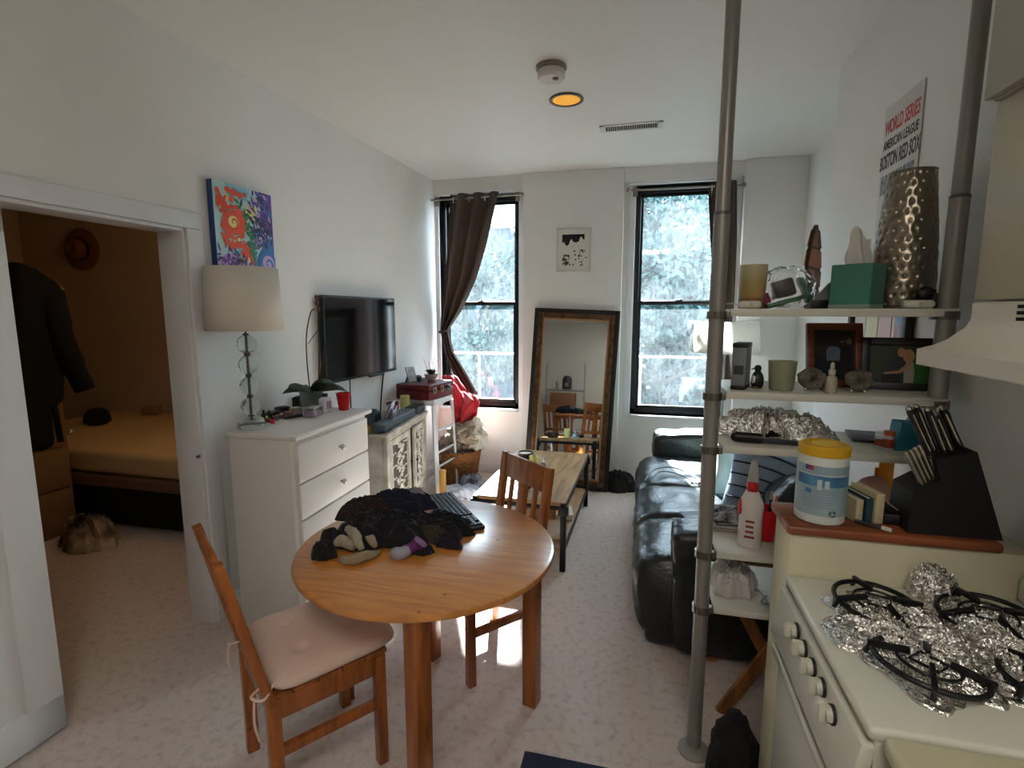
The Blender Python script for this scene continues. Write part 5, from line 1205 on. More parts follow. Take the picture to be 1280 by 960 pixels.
def ell(m, cx, cz, rx, rz_, ci, y, M, an=0): shape(m, [(cx+rx*math.cos(a_)*math.cos(an)-rz_*math.sin(a_)*math.sin(an), cz+rx*math.cos(a_)*math.sin(an)+rz_*math.sin(a_)*math.cos(an)) for a_ in [2*math.pi*k/24 for k in range(24)]], ci, y, M)
def pic_a(m, w2, z0, z1, y, M):
    shape(m, [(-w2, z0), (w2, z0), (w2, z1), (-w2, z1)], 0, y, M); h_ = z1-z0
    shape(m, [(-w2, z0), (-w2*.2, z0), (-w2*.2, z0+h_*.35), (-w2, z0+h_*.4)], 5, y-.0002, M)
    ell(m, w2*.42, z0+h_*.82, .010, .012, 3, y-.0003, M); ell(m, w2*.40, z0+h_*.85, .012, .010, 4, y-.0004, M); ell(m, w2*.75, z0+h_*.78, .008, .010, 3, y-.0003, M)
    shape(m, [(w2*.2, z0+h_*.2), (w2*.85, z0+h_*.2), (w2*.8, z0+h_*.68), (w2*.25, z0+h_*.7)], 1, y-.0005, M)
    ell(m, -.004, z0+h_*.74, .010, .012, 4, y-.0006, M)
    shape(m, [(-.022, z0+h_*.38), (.018, z0+h_*.38), (.020, z0+h_*.62), (.010, z0+h_*.68), (-.014, z0+h_*.68), (-.024, z0+h_*.60)], 2, y-.0007, M)
    shape(m, [(-.018, z0+h_*.05), (.016, z0+h_*.05), (.016, z0+h_*.39), (-.020, z0+h_*.39)], 1, y-.0008, M)
m_mats = [mat('ph_'+c_, c_, .3) for c_ in ('#1d1714', '#0c0c12', '#56606e', '#7a5544', '#241812', '#0f1c22')]
photoframe('brown_photo_frame', (1006, 1078, 405, 480), 1.95, R(12), .024, .016, wood('frame_brown', '#7a3a1c', '#4e2210', .4), 'brown wooden photo frame with a dark group picture on the second shelf', pic_a, rz=R(4))
def pic_b(m, w2, z0, z1, y, M):
    shape(m, [(-w2, z0), (w2, z0), (w2, z1), (-w2, z1)], 0, y, M); h_ = z1-z0
    shape(m, [(w2*.05, z0), (w2, z0), (w2, z0+h_*.75), (w2*.3, z0+h_*.8)], 1, y-.0002, M)
    shape(m, [(-w2, z0+h_*.2), (-w2*.3, z0+h_*.2), (-w2*.2, z0+h_*.6), (-w2, z0+h_*.6)], 6, y-.0002, M)
    shape(m, [(-w2*.55, z0), (w2*.1, z0), (w2*.15, z0+h_*.45), (w2*.05, z0+h_*.66), (-w2*.1, z0+h_*.72), (-w2*.35, z0+h_*.62), (-w2*.5, z0+h_*.3)], 2, y-.0003, M)
    shape(m, [(-w2*.6, z0), (w2*.02, z0), (w2*.0, z0+h_*.22), (-w2*.55, z0+h_*.22)], 7, y-.0004, M)
    ell(m, w2*.02, z0+h_*.84, .014, .018, 5, y-.0005, M); ell(m, w2*.02, z0+h_*.81, .011, .015, 3, y-.0006, M); ell(m, w2*.25, z0+h_*.72, .016, .022, 4, y-.0007, M); ell(m, w2*.20, z0+h_*.73, .010, .013, 3, y-.0008, M)
    shape(m, [(w2*.12, z0), (w2*.42, z0), (w2*.45, z0+h_*.3), (w2*.40, z0+h_*.56), (w2*.22, z0+h_*.60), (w2*.1, z0+h_*.4)], 8, y-.0009, M)
    shape(m, [(-w2*.55, z0+h_*.27), (-w2*.50, z0+h_*.22), (w2*.02, z0+h_*.26), (w2*.36, z0+h_*.52), (w2*.30, z0+h_*.60), (w2*.18, z0+h_*.50), (-w2*.05, z0+h_*.33)], 3, y-.001, M)
m_mats = [mat('ph2_'+c_, c_, .3) for c_ in ('#23301f', '#2a5a18', '#20252c', '#a07252', '#9a7a4c', '#3c2a1c', '#1c3014', '#0a0a0c', '#8f8a80')]
photoframe('black_photo_frame', (1076, 1172, 423, 492), 1.93, R(10), .024, .016, BLACK, 'black photo frame with an embracing couple picture on the second shelf', pic_b, rz=R(-8))
# --- third shelf
c = at(965, 1.93, S3)
FL = FOILM
t_ = MB(); crumple(t_, (0, 0, 0), .15, .11, .07, 51, 0, sharp=True, fscale=1.9, n=64, edge=.8, fold=1.5); tag(t_.build('crumpled_foil', FL, loc=(c.x-.01, 1.96, S3), smooth=0), 'crumpled sheet of aluminium foil on the third shelf', 'foil')
m = MB(); 
for k in range(4): m.tube(catmull([(.36+.0*k, 1.86+.01*k, S3+.012), (.47, 1.88+.008*k, S3+.022+.004*k), (.565+.01*k, 1.95, S3+.015+.004*k), (.50, 2.03, S3+.012+.005*k), (.42, 2.06, S3+.012)], 8), .0035, 6)
tag(m.build('black_cord_coil', BLACK, loc=(.47, 1.95, S3), world=True), 'coiled black cord under the foil on the third shelf', 'cord')
c = at(940, 1.83, S3); t = thing('hair_straightener', (c.x, 1.835, S3), 'black cylindrical gadget with cord in front of the foil', 'gadget', rotz=R(-8))
m = MB(); m.cyl((-.05, 0, .018), (.03, 0, .018), .017, .016); m.sph((-.05, 0, .018), .017); m.build('barrel', BLACK, t)
m = MB(); m.bar((.03, 0, .014), (.15, .01, .010), .018, .014, bev=.003); m.build('handle', DARK, t)
c = PZ(1075, 540, S3); t = thing('black_tablet_case', (c.x, 2.0, S3), 'thin black folder case lying on the third shelf', 'case', rotz=R(-10))
m = MB(); m.bx(-.07, .07, -.075, .075, 0, .012, .003); m.build('case_body', mat('case_plum', '#1d1518', .45), t)
m = MB(); m.bx(-.02, .01, .01, .03, .0118, .0128); m.build('emblem', mat('emblem_grey', '#5a5356', .4), t)
def pill(px, Y, z, h_, r_, bodyc, capc, label):
    c = at(px, Y, z); t = thing('pill_bottle', c, label, 'bottle')
    m = MB(); m.lathe([(r_, 0), (r_, h_*.75), (r_*.85, h_*.8)], seg=24); m.build('bottle_body', mat('pill'+bodyc, bodyc, .25, trans=.3), t)
    m = MB(); m.lathe([(r_*1.02, h_*.78), (r_*1.05, h_), (0, h_)], seg=24); m.build('cap', mat('pillcap'+capc, capc, .4), t)
    m = MB(); m.lathe([(r_*1.02, h_*.15), (r_*1.02, h_*.6)], seg=24, caps=False); m.build('paper_label', mat('pilllabel', '#8c3a1c' if capc == '#b85a2c' else '#8fa2b0', .6), t)
pill(1110, 1.84, S3, .062, .015, '#c7bfb8', '#b85a2c', 'orange-capped brown pill bottle on the right of the third shelf')
pill(1099, 1.87, S3, .050, .014, '#b8c4cc', '#c8ccd0', 'clear bottle left of the orange-capped pill bottle')
c = at(1130, 1.87, S3); t = thing('blue_gift_bag', c, 'small turquoise bag behind the knives on the third shelf', 'bag', rotz=R(10))
m = MB(); m.prism([(-.042, 0), (.042, 0), (.038, .088), (-.030, .092)], .05, Matrix.Rotation(R(90), 4, 'X') @ Matrix.Translation((0, 0, -.025))); m.build('bag_body', mat('turquoise', '#2a7f90', .45, var=.2), t)
m = MB(); m.tube(catmull([(-.02, -.02, .088), (-.01, -.02, .105), (.01, -.02, .105), (.02, -.02, .088)]), .002, 6); m.build('handle', mat('turq_handle', '#5aa7b4', .5), t)
c = at(1070, 2.06, S3); 
# --- fourth shelf
c = PZ(936, 682, S4)
t = thing('spray_bottle', (c.x, c.y, S4), 'white spray bottle with red trim on the fourth shelf', 'bottle', rotz=R(-15))
hh = hz_(938, 575, c.y)-S4
m = MB(); m.bx(-.036, .036, -.024, .024, 0, .008, .003)
m.lathe([(.034, 0), (.038, .006), (.037, hh*.40), (.040, hh*.46), (.038, hh*.52), (.024, hh*.62), (.018, hh*.66)], seg=32); m.xf(Matrix.Diagonal((1, .66, 1, 1))); m.build('bottle_body', mat('spray_white', '#cfc6bd', .35), t)
m = MB(); m.lathe([(.018, hh*.65), (.019, hh*.66), (.019, hh*.75), (.016, hh*.76)], seg=24); m.build('red_collar', mat('spray_red', '#b01e24', .4), t)
m = MB(); m.prism([(-.018, hh*.755), (.018, hh*.755), (.012, hh*.93), (.006, hh), (-.008, hh), (-.012, hh*.93)], .026, Matrix.Rotation(R(90), 4, 'X') @ Matrix.Translation((0, 0, -.013))); m.build('spray_head', mat('spray_head', '#b9b4b0', .3, trans=.3), t)
m = MB(); m.sph((-.032, -.006, hh*.45), .022, (.45, .6, 1.4)); m.build('red_grip', mat('spray_red', '#b01e24'), t)
m = MB()
for k, (w_, zz_) in enumerate(((.014, .30), (.012, .24), (.013, .18), (.016, .12))): m.bx(-w_, w_, -.0262, -.0245, hh*zz_, hh*zz_+.008)
m.build('printed_marks', mat('spray_print', '#7a3a30', .5), t)
cc = PZ(957, 662, S4); cc = Vector((.452, 1.93, S4))
tcup = cup(0, 0, 0, pos=cc, label='red plastic cup full of pens on the fourth shelf', h=.115, r=.043)
for i, (dx, dy, lx, ly, L_, colr, lb) in enumerate(((-.015, 0, -.03, 0, .15, '#c0501c', 'orange marker standing in the red pen cup, leftmost'), (-.004, .01, -.012, .01, .16, '#111114', 'black pen standing in the red pen cup'), (.006, -.008, .006, -.01, .175, '#1a1a1e', 'black marker leaning in the middle of the red pen cup'), (.014, .004, .03, .01, .155, '#c8651e', 'orange pencil at the right of the red pen cup'), (.018, -.004, .04, 0, .165, '#18184a', 'blue-capped pen at the far right of the red pen cup'))):
    b0 = cc+Vector((dx*.6, dy*.6, .006)); dirp = Vector((lx*.8, ly*.8, L_)).normalized(); t = thing('pen', b0, lb, 'pen')
    m = MB(); m.cyl((0, 0, 0), dirp*(L_-.03), .0045, seg=10); m.build('barrel', mat('pen'+colr, colr, .35), t)
    m = MB(); m.cyl(dirp*(L_-.03), dirp*L_, .0048, .0035, seg=10); m.build('cap', mat('pencap'+colr, '#20204a' if i == 4 else ('#b88a50' if i == 2 else '#d2642a' if i in (0, 3) else '#2a2a2e'), .35), t)
for k, (zz_, colr, lb, rz) in enumerate(((0, '#8f8580', 'bottom magazine of the pile at the back of the fourth shelf', .05), (.013, '#b5aaa6', 'middle magazine of the pile at the back of the fourth shelf', -.06), (.026, '#2b2a2e', 'dark magazine on top of the pile at the back of the fourth shelf', .12))):
    book((.355, 2.04, S4+zz_), .15, .17, .012, colr, lb, rz=rz, name='magazine', page='#b9b2aa')
m = MB(); crumple(m, (0, 0, 0), .07, .09, .02, 61, 0, sharp=True, fscale=3); tag(m.build('glossy_wrapper', mat('glossy_print', '#a8a8a8', .25, col2='#1c1c1e', vscale=20), loc=(.345, 2.03, S4+.040), smooth=0), 'shiny black and white leaflet on top of the magazines', 'leaflet')
# --- fifth shelf
m = MB(); crumple(m, (0, 0, 0), .085, .11, .085, 62, 0, fscale=1.7, sharp=True); tag(m.build('white_plastic_bag', mat('thin_plastic', '#cdc4bd', .35, trans=.25, bump=.4, bscale=30), loc=(.355, 1.95, S5), smooth=60), 'white plastic bag on the lowest shelf', 'bag')
m = MB(); c = PZ(952, 745, S5); m.tube(catmull([(.40, 1.87, S5+.01), (.43, 1.90, S5+.02), (.455, 1.84, S5+.006), (.43, 1.83, S5+.012), (.46, 1.89, S5+.006)]), .003, 6); tag(m.build('earbud_cord', mat('cord_grey', '#8f959c', .5), loc=(.43, 1.86, S5), world=True), 'thin grey cord beside the plastic bag on the lowest shelf', 'cord')
# wooden cross-leg stool and black bag
def PYp(px, py, Y): return PY(px, py, Y)
ly = 2.0
t = thing('folding_stool', (.50, 2.12, 0), 'wooden folding stool with crossed legs under the lowest shelf', 'stool')
SW = wood('stool_wood', '#9c6636', '#6d4220', .5, stretch=(10, 10, 1.5))
a0, a1 = PY(900, 893, 2.02), PY(958, 770, 2.02); 
dxs = (a1.x-a0.x); top = Vector((a0.x+dxs*1.06, 2.02, .50)); 
for yy_ in (2.02, 2.34):
    m = MB(); m.bar((a0.x, yy_, 0), (a0.x+.27, yy_, .49), .045, .022, up=(0, 1, 0), bev=.003); m.build('leg', SW, t, world=True)
    m = MB(); m.bar((a0.x+.30, yy_+.025, 0), (a0.x+.03, yy_+.025, .49), .045, .022, up=(0, 1, 0), bev=.003); m.build('leg', SW, t, world=True)
m = MB(); m.bx(a0.x+.0, a0.x+.32, 1.99, 2.37, .49, .51, .004); m.build('seat', SW, t, world=True)
m = MB(); blob(m, (0, 0, .12), (.085, .10, .15), 71, .22, 4, 1.8, .118); o = m.build('black_tote_bag', mat('black_bag_cloth', '#0b0b0d', .85, bump=.4, bscale=50), loc=(.345, 1.66, 0)); tag(o, 'black bag slumped on the carpet beside the stove end panel', 'bag')
m = MB(); m.bx(-.36, .24, 1.05, 1.64, .0, .014, .005); o = m.build('blue_mat', mat('navy_mat', '#1d2740', .95, bump=.8, bscale=200), loc=(-.1, 1.35, .001), world=True); tag(o, 'dark blue doormat on the carpet at the bottom of the view', 'mat')

# ================================================================== KITCHEN SIDE
m = MB(); m.bx(.392, WR-.002, 1.425, 1.565, 0, 1.008, .003); struct(m.build('trim_4', CREAM))
t = thing('wooden_counter_ledge', (.62, 1.50, 1.009), 'red-brown wooden ledge board on the low wall behind the stove', 'board')
m = MB(); m.bx(.382, .852, 1.412, 1.60, 1.009, 1.034, .008, 3); m.build('board_top', REDWOOD, t, world=True)
LZ = 1.0350
# wipes canister
c = Vector((.475, 1.487, LZ)); hh = .205
t = thing('wipes_canister', c, 'white and blue cleaning wipes canister with a yellow lid on the wooden ledge', 'canister', rotz=R(-8))
rr = .059
m = MB(); m.lathe([(rr-.004, 0), (rr, .004), (rr, hh*.86), (rr-.003, hh*.88)], seg=48); m.build('tub', mat('canister_white', '#c3c6bf', .35), t)
m = MB(); m.lathe([(rr+.0006, hh*.12), (rr+.0006, hh*.76)], seg=48, caps=False); m.build('wrap_label', mat('canister_label', '#94a8ad', .35, col2='#7d979f', vscale=5), t)
m = MB()
def band(mb, a0_, a1_, z0, z1, rad, n_=14):
    vs = []; 
    for i in range(n_+1):
        a_ = R(a0_+(a1_-a0_)*i/n_); vs += [Vector((rad*math.cos(a_), rad*math.sin(a_), z0)), Vector((rad*math.cos(a_), rad*math.sin(a_), z1))]
    mb._new(vs, [[2*i, 2*i+2, 2*i+3, 2*i+1] for i in range(n_)])
band(m, 200, 340, hh*.50, hh*.63, rr+.001); band(m, 225, 240, hh*.40, hh*.46, rr+.001); m.build('blue_band', mat('label_blue', '#1f4c78', .35, col2='#4f86a8', vscale=25), t)
m = MB(); band(m, 252, 262, hh*.46, hh*.59, rr+.0015, 4); band(m, 268, 278, hh*.48, hh*.58, rr+.0015, 4); band(m, 205, 330, hh*.64, hh*.655, rr+.0015); m.build('white_icons', mat('label_white', '#b8c4c6', .4), t)
m = MB(); band(m, 222, 242, hh*.70, hh*.76, rr+.0018, 6); m.build('oval_emblem', mat('label_emblem_blue', '#2a3c78', .4, col2='#a02a3a', vscale=40), t)
m = MB()
for k in range(3):
    a_ = 120*k; m.tube([Vector((.007*math.cos(R(a_+q_)), 0, .007*math.sin(R(a_+q_)))) for q_ in (0, 30, 60, 85)], .0016, 5)
M = Matrix.Rotation(R(290+90), 4, 'Z') @ Matrix.Translation((0, -rr-.001, hh*.16)); m.xf(M); 
m.bx(-.001, .001, 0, .0001, 0, .0001); m.build('recycling_mark', mat('label_black', '#1d1f22', .5), t)
m = MB()
for k in range(7): band(m, 215+k*1.5, 300-k*3, hh*(.44-.035*k), hh*(.445-.035*k), rr+.0012, 8)
m.build('fine_print', mat('label_grey', '#6c7f86', .5), t)
m = MB(); m.lathe([(rr-.004, hh*.86), (rr+.001, hh*.87), (rr+.002, hh*.97), (rr-.004, hh*1.0), (rr-.012, hh*1.0), (rr-.015, hh*.99), (0, hh*.99)], seg=48); m.build('lid', mat('yellow_lid', '#c79a18', .4), t)
m = MB(); m.lathe([(.030, hh*.991), (.030, hh*1.004), (.026, hh*1.01), (0, hh*1.01)], (0, -.005, 0), 32); m.build('flip_cap', mat('yellow_cap', '#d8b54c', .4), t)
# books standing on the ledge
for i, (px, w_, h_, colr, lb, tl_) in enumerate(((1059, .018, .060, '#b0a583', 'narrow cream book standing beside the wipes canister', 0), (1071, .017, .066, '#1f3a44', 'dark teal book in the row on the wooden ledge', 0), (1083, .022, .080, '#b9ad8a', 'taller cream book in the row on the wooden ledge', 0))):
    c = at(px, 1.52, LZ); t = thing('book', (c.x, 1.53, LZ), lb, 'book', rotz=R(14), group=None)
    m = MB(); m.bx(-w_/2, -w_/2+.002, -.05, .05, 0, h_); m.bx(w_/2-.002, w_/2, -.05, .05, 0, h_); m.bx(-w_/2, w_/2, -.052, -.05, 0, h_, .0008); m.build('cover', mat('ledge_cover%d' % i, colr, .5), t)
    m = MB(); m.bx(-w_/2+.002, w_/2-.002, -.049, .047, .002, h_-.003); m.build('pages', mat('ledge_pages', '#b7ad96', .8), t)
c = at(1106, 1.53, LZ); t = thing('book', (c.x, 1.535, LZ+.03), 'black book with pale top leaning beside the knife block', 'book', rotz=R(8))
M = Matrix.Rotation(R(35), 4, 'Y'); m = MB(); m.bx(-.035, .035, -.045, .045, -.008, .008, .001, M=M); m.build('cover', BLACK, t)
m = MB(); m.bx(-.033, .030, -.043, .043, .0075, .0095, M=M); m.build('pages', mat('ledge_pages2', '#a9a294', .8), t)
t = thing('black_box', (c.x+.012, 1.50, LZ), 'low black box beside the knife block', 'box'); m = MB(); m.bx(-.035, .05, -.02, .03, 0, .022, .003); m.build('box_body', BLACK, t); m = MB(); m.bx(-.034, .049, -.019, .029, .0215, .026, .002); m.build('lid', DARK, t)
c = at(1104, 1.435, LZ); t = thing('marker_pen', (c.x-.01, 1.44, LZ), 'dark pen with a white tip lying on the ledge', 'pen', rotz=R(-20))
m = MB(); m.cyl((-.05, .02, .005), (.008, .0, .005), .0045, seg=12); m.build('barrel', DARK, t)
m = MB(); m.cyl((.008, 0, .006), (.028, -.007, .006), .006, seg=12); m.build('tip_cap', mat('white_tip', '#c8beb4', .4), t)
# knife block
def KP(px, py, Y=1.46): return PY(px, py, Y)
t = thing('knife_block', (KP(1190, 670).x, 1.50, LZ), 'black knife block full of knives on the wooden ledge', 'knife block')
KY0, KY1 = 1.435, 1.545
m = MB(); pts = [KP(1128, 658), KP(1136, 612), KP(1170, 596), KP(1163, 570), KP(1214, 562), KP(1246, 668)]
pts = [(p.x, max(LZ, p.z)) for p in pts]; pts[0] = (pts[0][0], LZ); pts[-1] = (pts[-1][0], LZ)
vs = [Vector((x, KY0, z)) for x, z in pts]+[Vector((x, KY1, z)) for x, z in pts]; n_ = len(pts)
m._new(vs, [list(range(n_)), [n_+i for i in range(n_)][::-1]]+[[i, (i+1) % n_, n_+(i+1) % n_, n_+i] for i in range(n_)]); m.build('block', mat('block_black', '#040405', .6), t, world=True, smooth=0)
HND = mat('knife_handle', '#151416', .3); BOL = mat('knife_steel', '#a39c92', .22, metal=.95)
def knife(p_top, p_bot, y, w_=.012, label=None, cat=None, name='knife', silver=False):
    a_, b_ = KP(*p_top), KP(*p_bot); a_.y = b_.y = y
    k = thing(name, b_, label, 'knife')
    L_ = a_-b_
    m = MB()
    n_ = 8; pr = [(.0, .85), (.15, 1.0), (.4, .95), (.65, .9), (.85, 1.05), (1.0, .9)]
    for i in range(5): pass
    m.tube([Vector(L_)*f for f, r_ in pr], [w_*r_*.75 for f, r_ in pr], 12); m.build('handle', BOL if silver else HND, k)
    m = MB(); m.tube([Vector(L_)*-.02, Vector(L_)*.06], [w_*.6, w_*.75], 12); m.sph(Vector(L_)*1.0, w_*.68, seg=12); m.build('bolster', BOL, k)
    m = MB(); u_ = Vector(L_)*.5; m.tube([Vector(L_)*.15+Vector((0, -w_*.68, 0)), Vector(L_)*.9+Vector((0, -w_*.62, 0))], w_*.18, 6); m.build('tang_strip', BOL, k)
kn_ = [((1138, 512), (1166, 572), 1.465, .013, 'knife leaning furthest left in the top row of the knife block'), ((1149, 510), (1174, 572), 1.475, .012, 'second knife from the left in the top row of the block'), ((1160, 513), (1182, 570), 1.46, .012, 'third knife from the left in the top row of the block'), ((1171, 519), (1193, 570), 1.47, .014, 'grey-handled knife fourth from the left in the top row'), ((1186, 514), (1210, 568), 1.49, .015, 'largest knife at the right end of the top row of the block')]
for a_, b_, y_, w_, lb in kn_: knife(a_, b_, y_, w_, lb)
for i in range(6):
    knife((1131+i*6.5, 566-i*2.5), (1153+i*5.5, 610-i*2.6), 1.450+i*.004, .0085, 'steel steak knife in the lower slanted row of the block, %s' % ['leftmost and nearest', 'second from left', 'third from left', 'fourth from left', 'fifth from left', 'rightmost'][i], silver=True)
# stove
t = thing('gas_stove', (.62, 1.15, 0), 'white enamel gas stove with five knobs and black grates', 'stove')
SY0, SY1 = .895, 1.42
m = MB(); m.bx(.415, .92, SY0, SY1, .03, .80, .004); m.build('stove_body', ENAMEL, t, world=True)
m = MB(); m.bx(.388, .90, SY0, SY1, .872, .898, .009, 3); m.bx(.40, .90, SY0+.005, SY1-.005, .80, .875); m.build('cooktop', ENAMEL, t, world=True)
m = MB()
Mp = Matrix.Translation((.372, 0, .79)) @ Matrix.Rotation(R(8), 4, 'Y')
m.bx(-.004, .02, SY0, SY1, -.055, .075, .004, M=Mp); m.build('control_panel', ENAMEL, t, world=True)
m = MB(); m.bx(.366, .372, SY0+.01, SY1-.01, .728, .738, .002); m.build('chrome_strip', ENAMEL, t, world=True)
for (px, py) in ((984, 787), (993, 809), (1003, 832), (1014, 857), (1026, 891)):
    p = PX(px, py, .352); p.y = min(p.y, SY1-.03)
    m = MB(); m.cyl((.374, p.y, p.z), (.368, p.y, p.z), .0185, seg=24); kb = m.build('knob_skirt', mat('knob_skirt_dark', '#1e1c1a', .5), t, world=True)  # dark skirt disc behind each cream knob
    m = MB(); m.bx(-.026, -.004, -.007, .007, -.017, .017, .004, M=Matrix.Translation((.372, p.y, p.z))); m.cyl((.369, p.y, p.z), (.358, p.y, p.z), .016, .0145, seg=24); m.build('knob', mat('knob_cream', '#c2beac', .35), t, world=True)
m = MB(); m.bx(.382, .414, SY0+.02, SY1-.012, .20, .715, .006); m.build('oven_door', ENAMEL, t, world=True)
m = MB(); m.bx(.385, .414, SY0+.02, SY1-.012, .045, .19, .006); m.build('drawer', ENAMEL, t, world=True)
m = MB(); m.bx(.362, .372, SY0+.03, SY1-.02, .690, .716, .004); m.bx(.368, .384, SY0+.03, SY1-.02, .694, .700, .002); m.build('handle', ENAMEL, t, world=True)
m = MB(); m.bx(.89, .925, SY0, SY1, .898, .955, .008, 3); m.build('backguard', ENAMEL, t, world=True)
CT = .899
gl = [PZ(1096, 778, CT+.02), PZ(1152, 848, CT+.02), PZ(1238, 790, CT+.02), PZ(1290, 852, CT+.02)]
GR = mat('cast_iron', '#08080a', .45, bump=.3, bscale=60)
gl = [Vector((.545, 1.275, 0)), Vector((.545, 1.06, 0)), Vector((.755, 1.275, 0)), Vector((.755, 1.06, 0))]
for i, g in enumerate(gl):
    rz = (.2, -.35, .1, .4)[i]; M = Matrix.Translation((g.x, g.y, CT+.026)) @ Euler((R((4, -5, 3, -3)[i]), R((3, 4, -4, 2)[i]), rz)).to_matrix().to_4x4()
    m = MB(); ra = .088
    m.tube([M @ Vector((ra*math.cos(a_), ra*math.sin(a_), -.004)) for a_ in [2*math.pi*k/40 for k in range(40)]], .0055, 8, closed=True)
    for k in range(4):
        a_ = k*math.pi/2
        m.bar(M @ Vector((ra*1.10*math.cos(a_), ra*1.10*math.sin(a_), .0)), M @ Vector((.030*math.cos(a_), .030*math.sin(a_), .012)), .009, .013, bev=.002)
        m.bar(M @ Vector((ra*math.cos(a_), ra*math.sin(a_), .004)), M @ Vector((ra*1.12*math.cos(a_), ra*1.12*math.sin(a_), -.020)), .009, .009, bev=.002)
    for k in range(2):
        m.tube([M @ Vector((.055*math.cos(a_)*(1 if k else .6), .055*math.sin(a_)*(1 if k else .6), .003)) for a_ in [R(20+90*q_) for q_ in range(4)]] if k == 0 else [M @ Vector((.05*math.cos(a_), .05*math.sin(a_), .0)) for a_ in [2*math.pi*q_/24 for q_ in range(24)]], .003, 6, closed=True)
    m.build('burner_grate', GR, t, world=True)
    m = MB(); m.cyl((g.x, g.y, CT), (g.x, g.y, CT+.012), .028, .022, seg=20); m.build('burner', DARK, t, world=True)
def foil_sheet(label, cx_, cy_, sx, sy, seed, rz, h_=.028):
    m = MB()
    crumple(m, (0, 0, 0), sx, sy, h_, seed, 0, sharp=True, fscale=4.0, n=90, edge=.35, z0=.0005)
    tag(m.build('foil_liner', FOILM, loc=(cx_, cy_, CT), rotz=rz, smooth=0), label, 'foil')
foil_sheet('crumpled foil liner around the left burners of the stove', .555, 1.17, .135, .205, 81, .08)
foil_sheet('crumpled foil liner around the right burners of the stove', .765, 1.17, .125, .205, 83, -.05)
m = MB(); crumple(m, (0, 0, 0), .05, .045, .07, 85, 0, sharp=True, fscale=3, n=40); tag(m.build('foil_scrap', FOILM, loc=(.70, 1.385, CT), smooth=0), 'standing scrap of foil at the back of the stove top', 'foil')
# counter near the camera
t = thing('kitchen_base_cabinet', (.66, .4, 0), 'cream kitchen counter nearest the camera beside the stove', 'counter')
m = MB(); m.bx(.43, .925, -.6, .885, .02, .86, .004); m.build('cabinet_body', CREAM, t, world=True)
m = MB(); m.bx(.405, .925, -.62, .888, .862, .896, .010, 3); m.build('worktop', mat('cream_worktop', '#c6bf9f', .35), t, world=True)
m = MB(); m.bx(.412, .43, .45, .87, .06, .84, .003); d = m.build('door', CREAM, t, world=True); 
# hood and cabinets
HY1 = 1.40; HY0 = .74
prof = [PY(px, py, HY1) for px, py in ((1145, 455), (1146, 436), (1167, 431), (1184, 424), (1196, 416), (1207, 409), (1214, 398), (1216, 379))]
prof = [(p.x, p.z) for p in prof]
t = thing('range_hood', (.78, 1.07, prof[0][1]), 'white curved range hood above the stove', 'range hood')
pp = prof+[(WR-.003, prof[-1][1]), (WR-.003, prof[0][1])]
m = MB(); n_ = len(pp); vs = [Vector((x, HY1, z)) for x, z in pp]+[Vector((x, HY0, z)) for x, z in pp]
m._new(vs, [list(range(n_)), [n_+i for i in range(n_)][::-1]]+[[i, (i+1) % n_, n_+(i+1) % n_, n_+i] for i in range(n_)]); m.build('hood_shell', mat('hood_white', '#cfcabb', .35), t, world=True, smooth=50)
m = MB(); p = PY(1280, 389, HY1-.15); xf_ = prof[-1][0]
for k in range(3): z_ = PX(1276, 383+k*8, xf_).z; yq = PX(1272, 390, xf_).y; m.bx(xf_-.0015, xf_+.001, yq-.10, yq, z_-.0035, z_+.0035)
m.build('vent_slots', mat('slot_black', '#0c0c0c', .8), t, world=True)
hx_ = prof[-1][0]-.002; hz0 = prof[-1][1]+.004
q1 = PY(1228, 130, HY1); 
t = thing('wall_cabinet', (.82, 1.07, hz0), 'beige wall cabinet directly above the range hood', 'cabinet')
m = MB(); m.bx(hx_+.02, WR-.003, HY0, HY1-.004, hz0, q1.z, .002); m.build('cabinet_body', CREAM, t, world=True)
m = MB(); m.bx(hx_, hx_+.02, HY0+.003, HY1-.006, hz0+.002, q1.z-.002, .003); m.build('door', mat('cabinet_door_beige', '#b5ac92', .45), t, world=True)
t = thing('upper_cabinet', (.82, 1.07, q1.z+.002), 'grey-beige upper cabinet overhanging at the top right corner', 'cabinet')
xq = q1.x-.0
m = MB(); m.bx(xq+.02, WR-.003, HY0, HY1, q1.z+.002, HC-.002, .002); m.build('cabinet_body', mat('upper_side', '#a8a294', .5), t, world=True)
m = MB(); m.bx(xq, xq+.02, HY0+.003, HY1-.002, q1.z+.004, HC-.004, .003); m.build('door', mat('upper_door', '#a39c8c', .45), t, world=True)
# poster on the right wall
a_, b_, c_ = PX(1110, 133, WR), PX(1159, 101, WR), PX(1146, 205, WR)
yL, yR = a_.y, b_.y; zT = (a_.z+b_.z)/2; zB = zT-.50
t = thing('baseball_poster', (WR-.003, (yL+yR)/2, zB), 'white baseball poster with red and black lettering on the right wall above the vase', 'poster')
m = MB(); m.bx(-.003, .001, -(yL-yR)/2, (yL-yR)/2, 0, zT-zB, .0008); m.build('sheet', mat('poster_white', '#cfcdc8', .5), t)
Mt = Matrix.Translation((-.0036, 0, 0)) @ Matrix(((0, 0, -1, 0), (-1, 0, 0, 0), (0, 1, 0, 0), (0, 0, 0, 1)))
Hh = zT-zB; W_ = yL-yR
def ptxt(s_, z_, size, cx, M0, nm):
    m = MB(); text_into(m, s_, size, Mt @ Matrix.Translation((0, z_, 0)), .0003, cx, True); m.build(nm, M0, t, smooth=0)
REDI = mat('poster_red', '#c33c3a', .5); BLKI = mat('poster_black', '#26262a', .5)
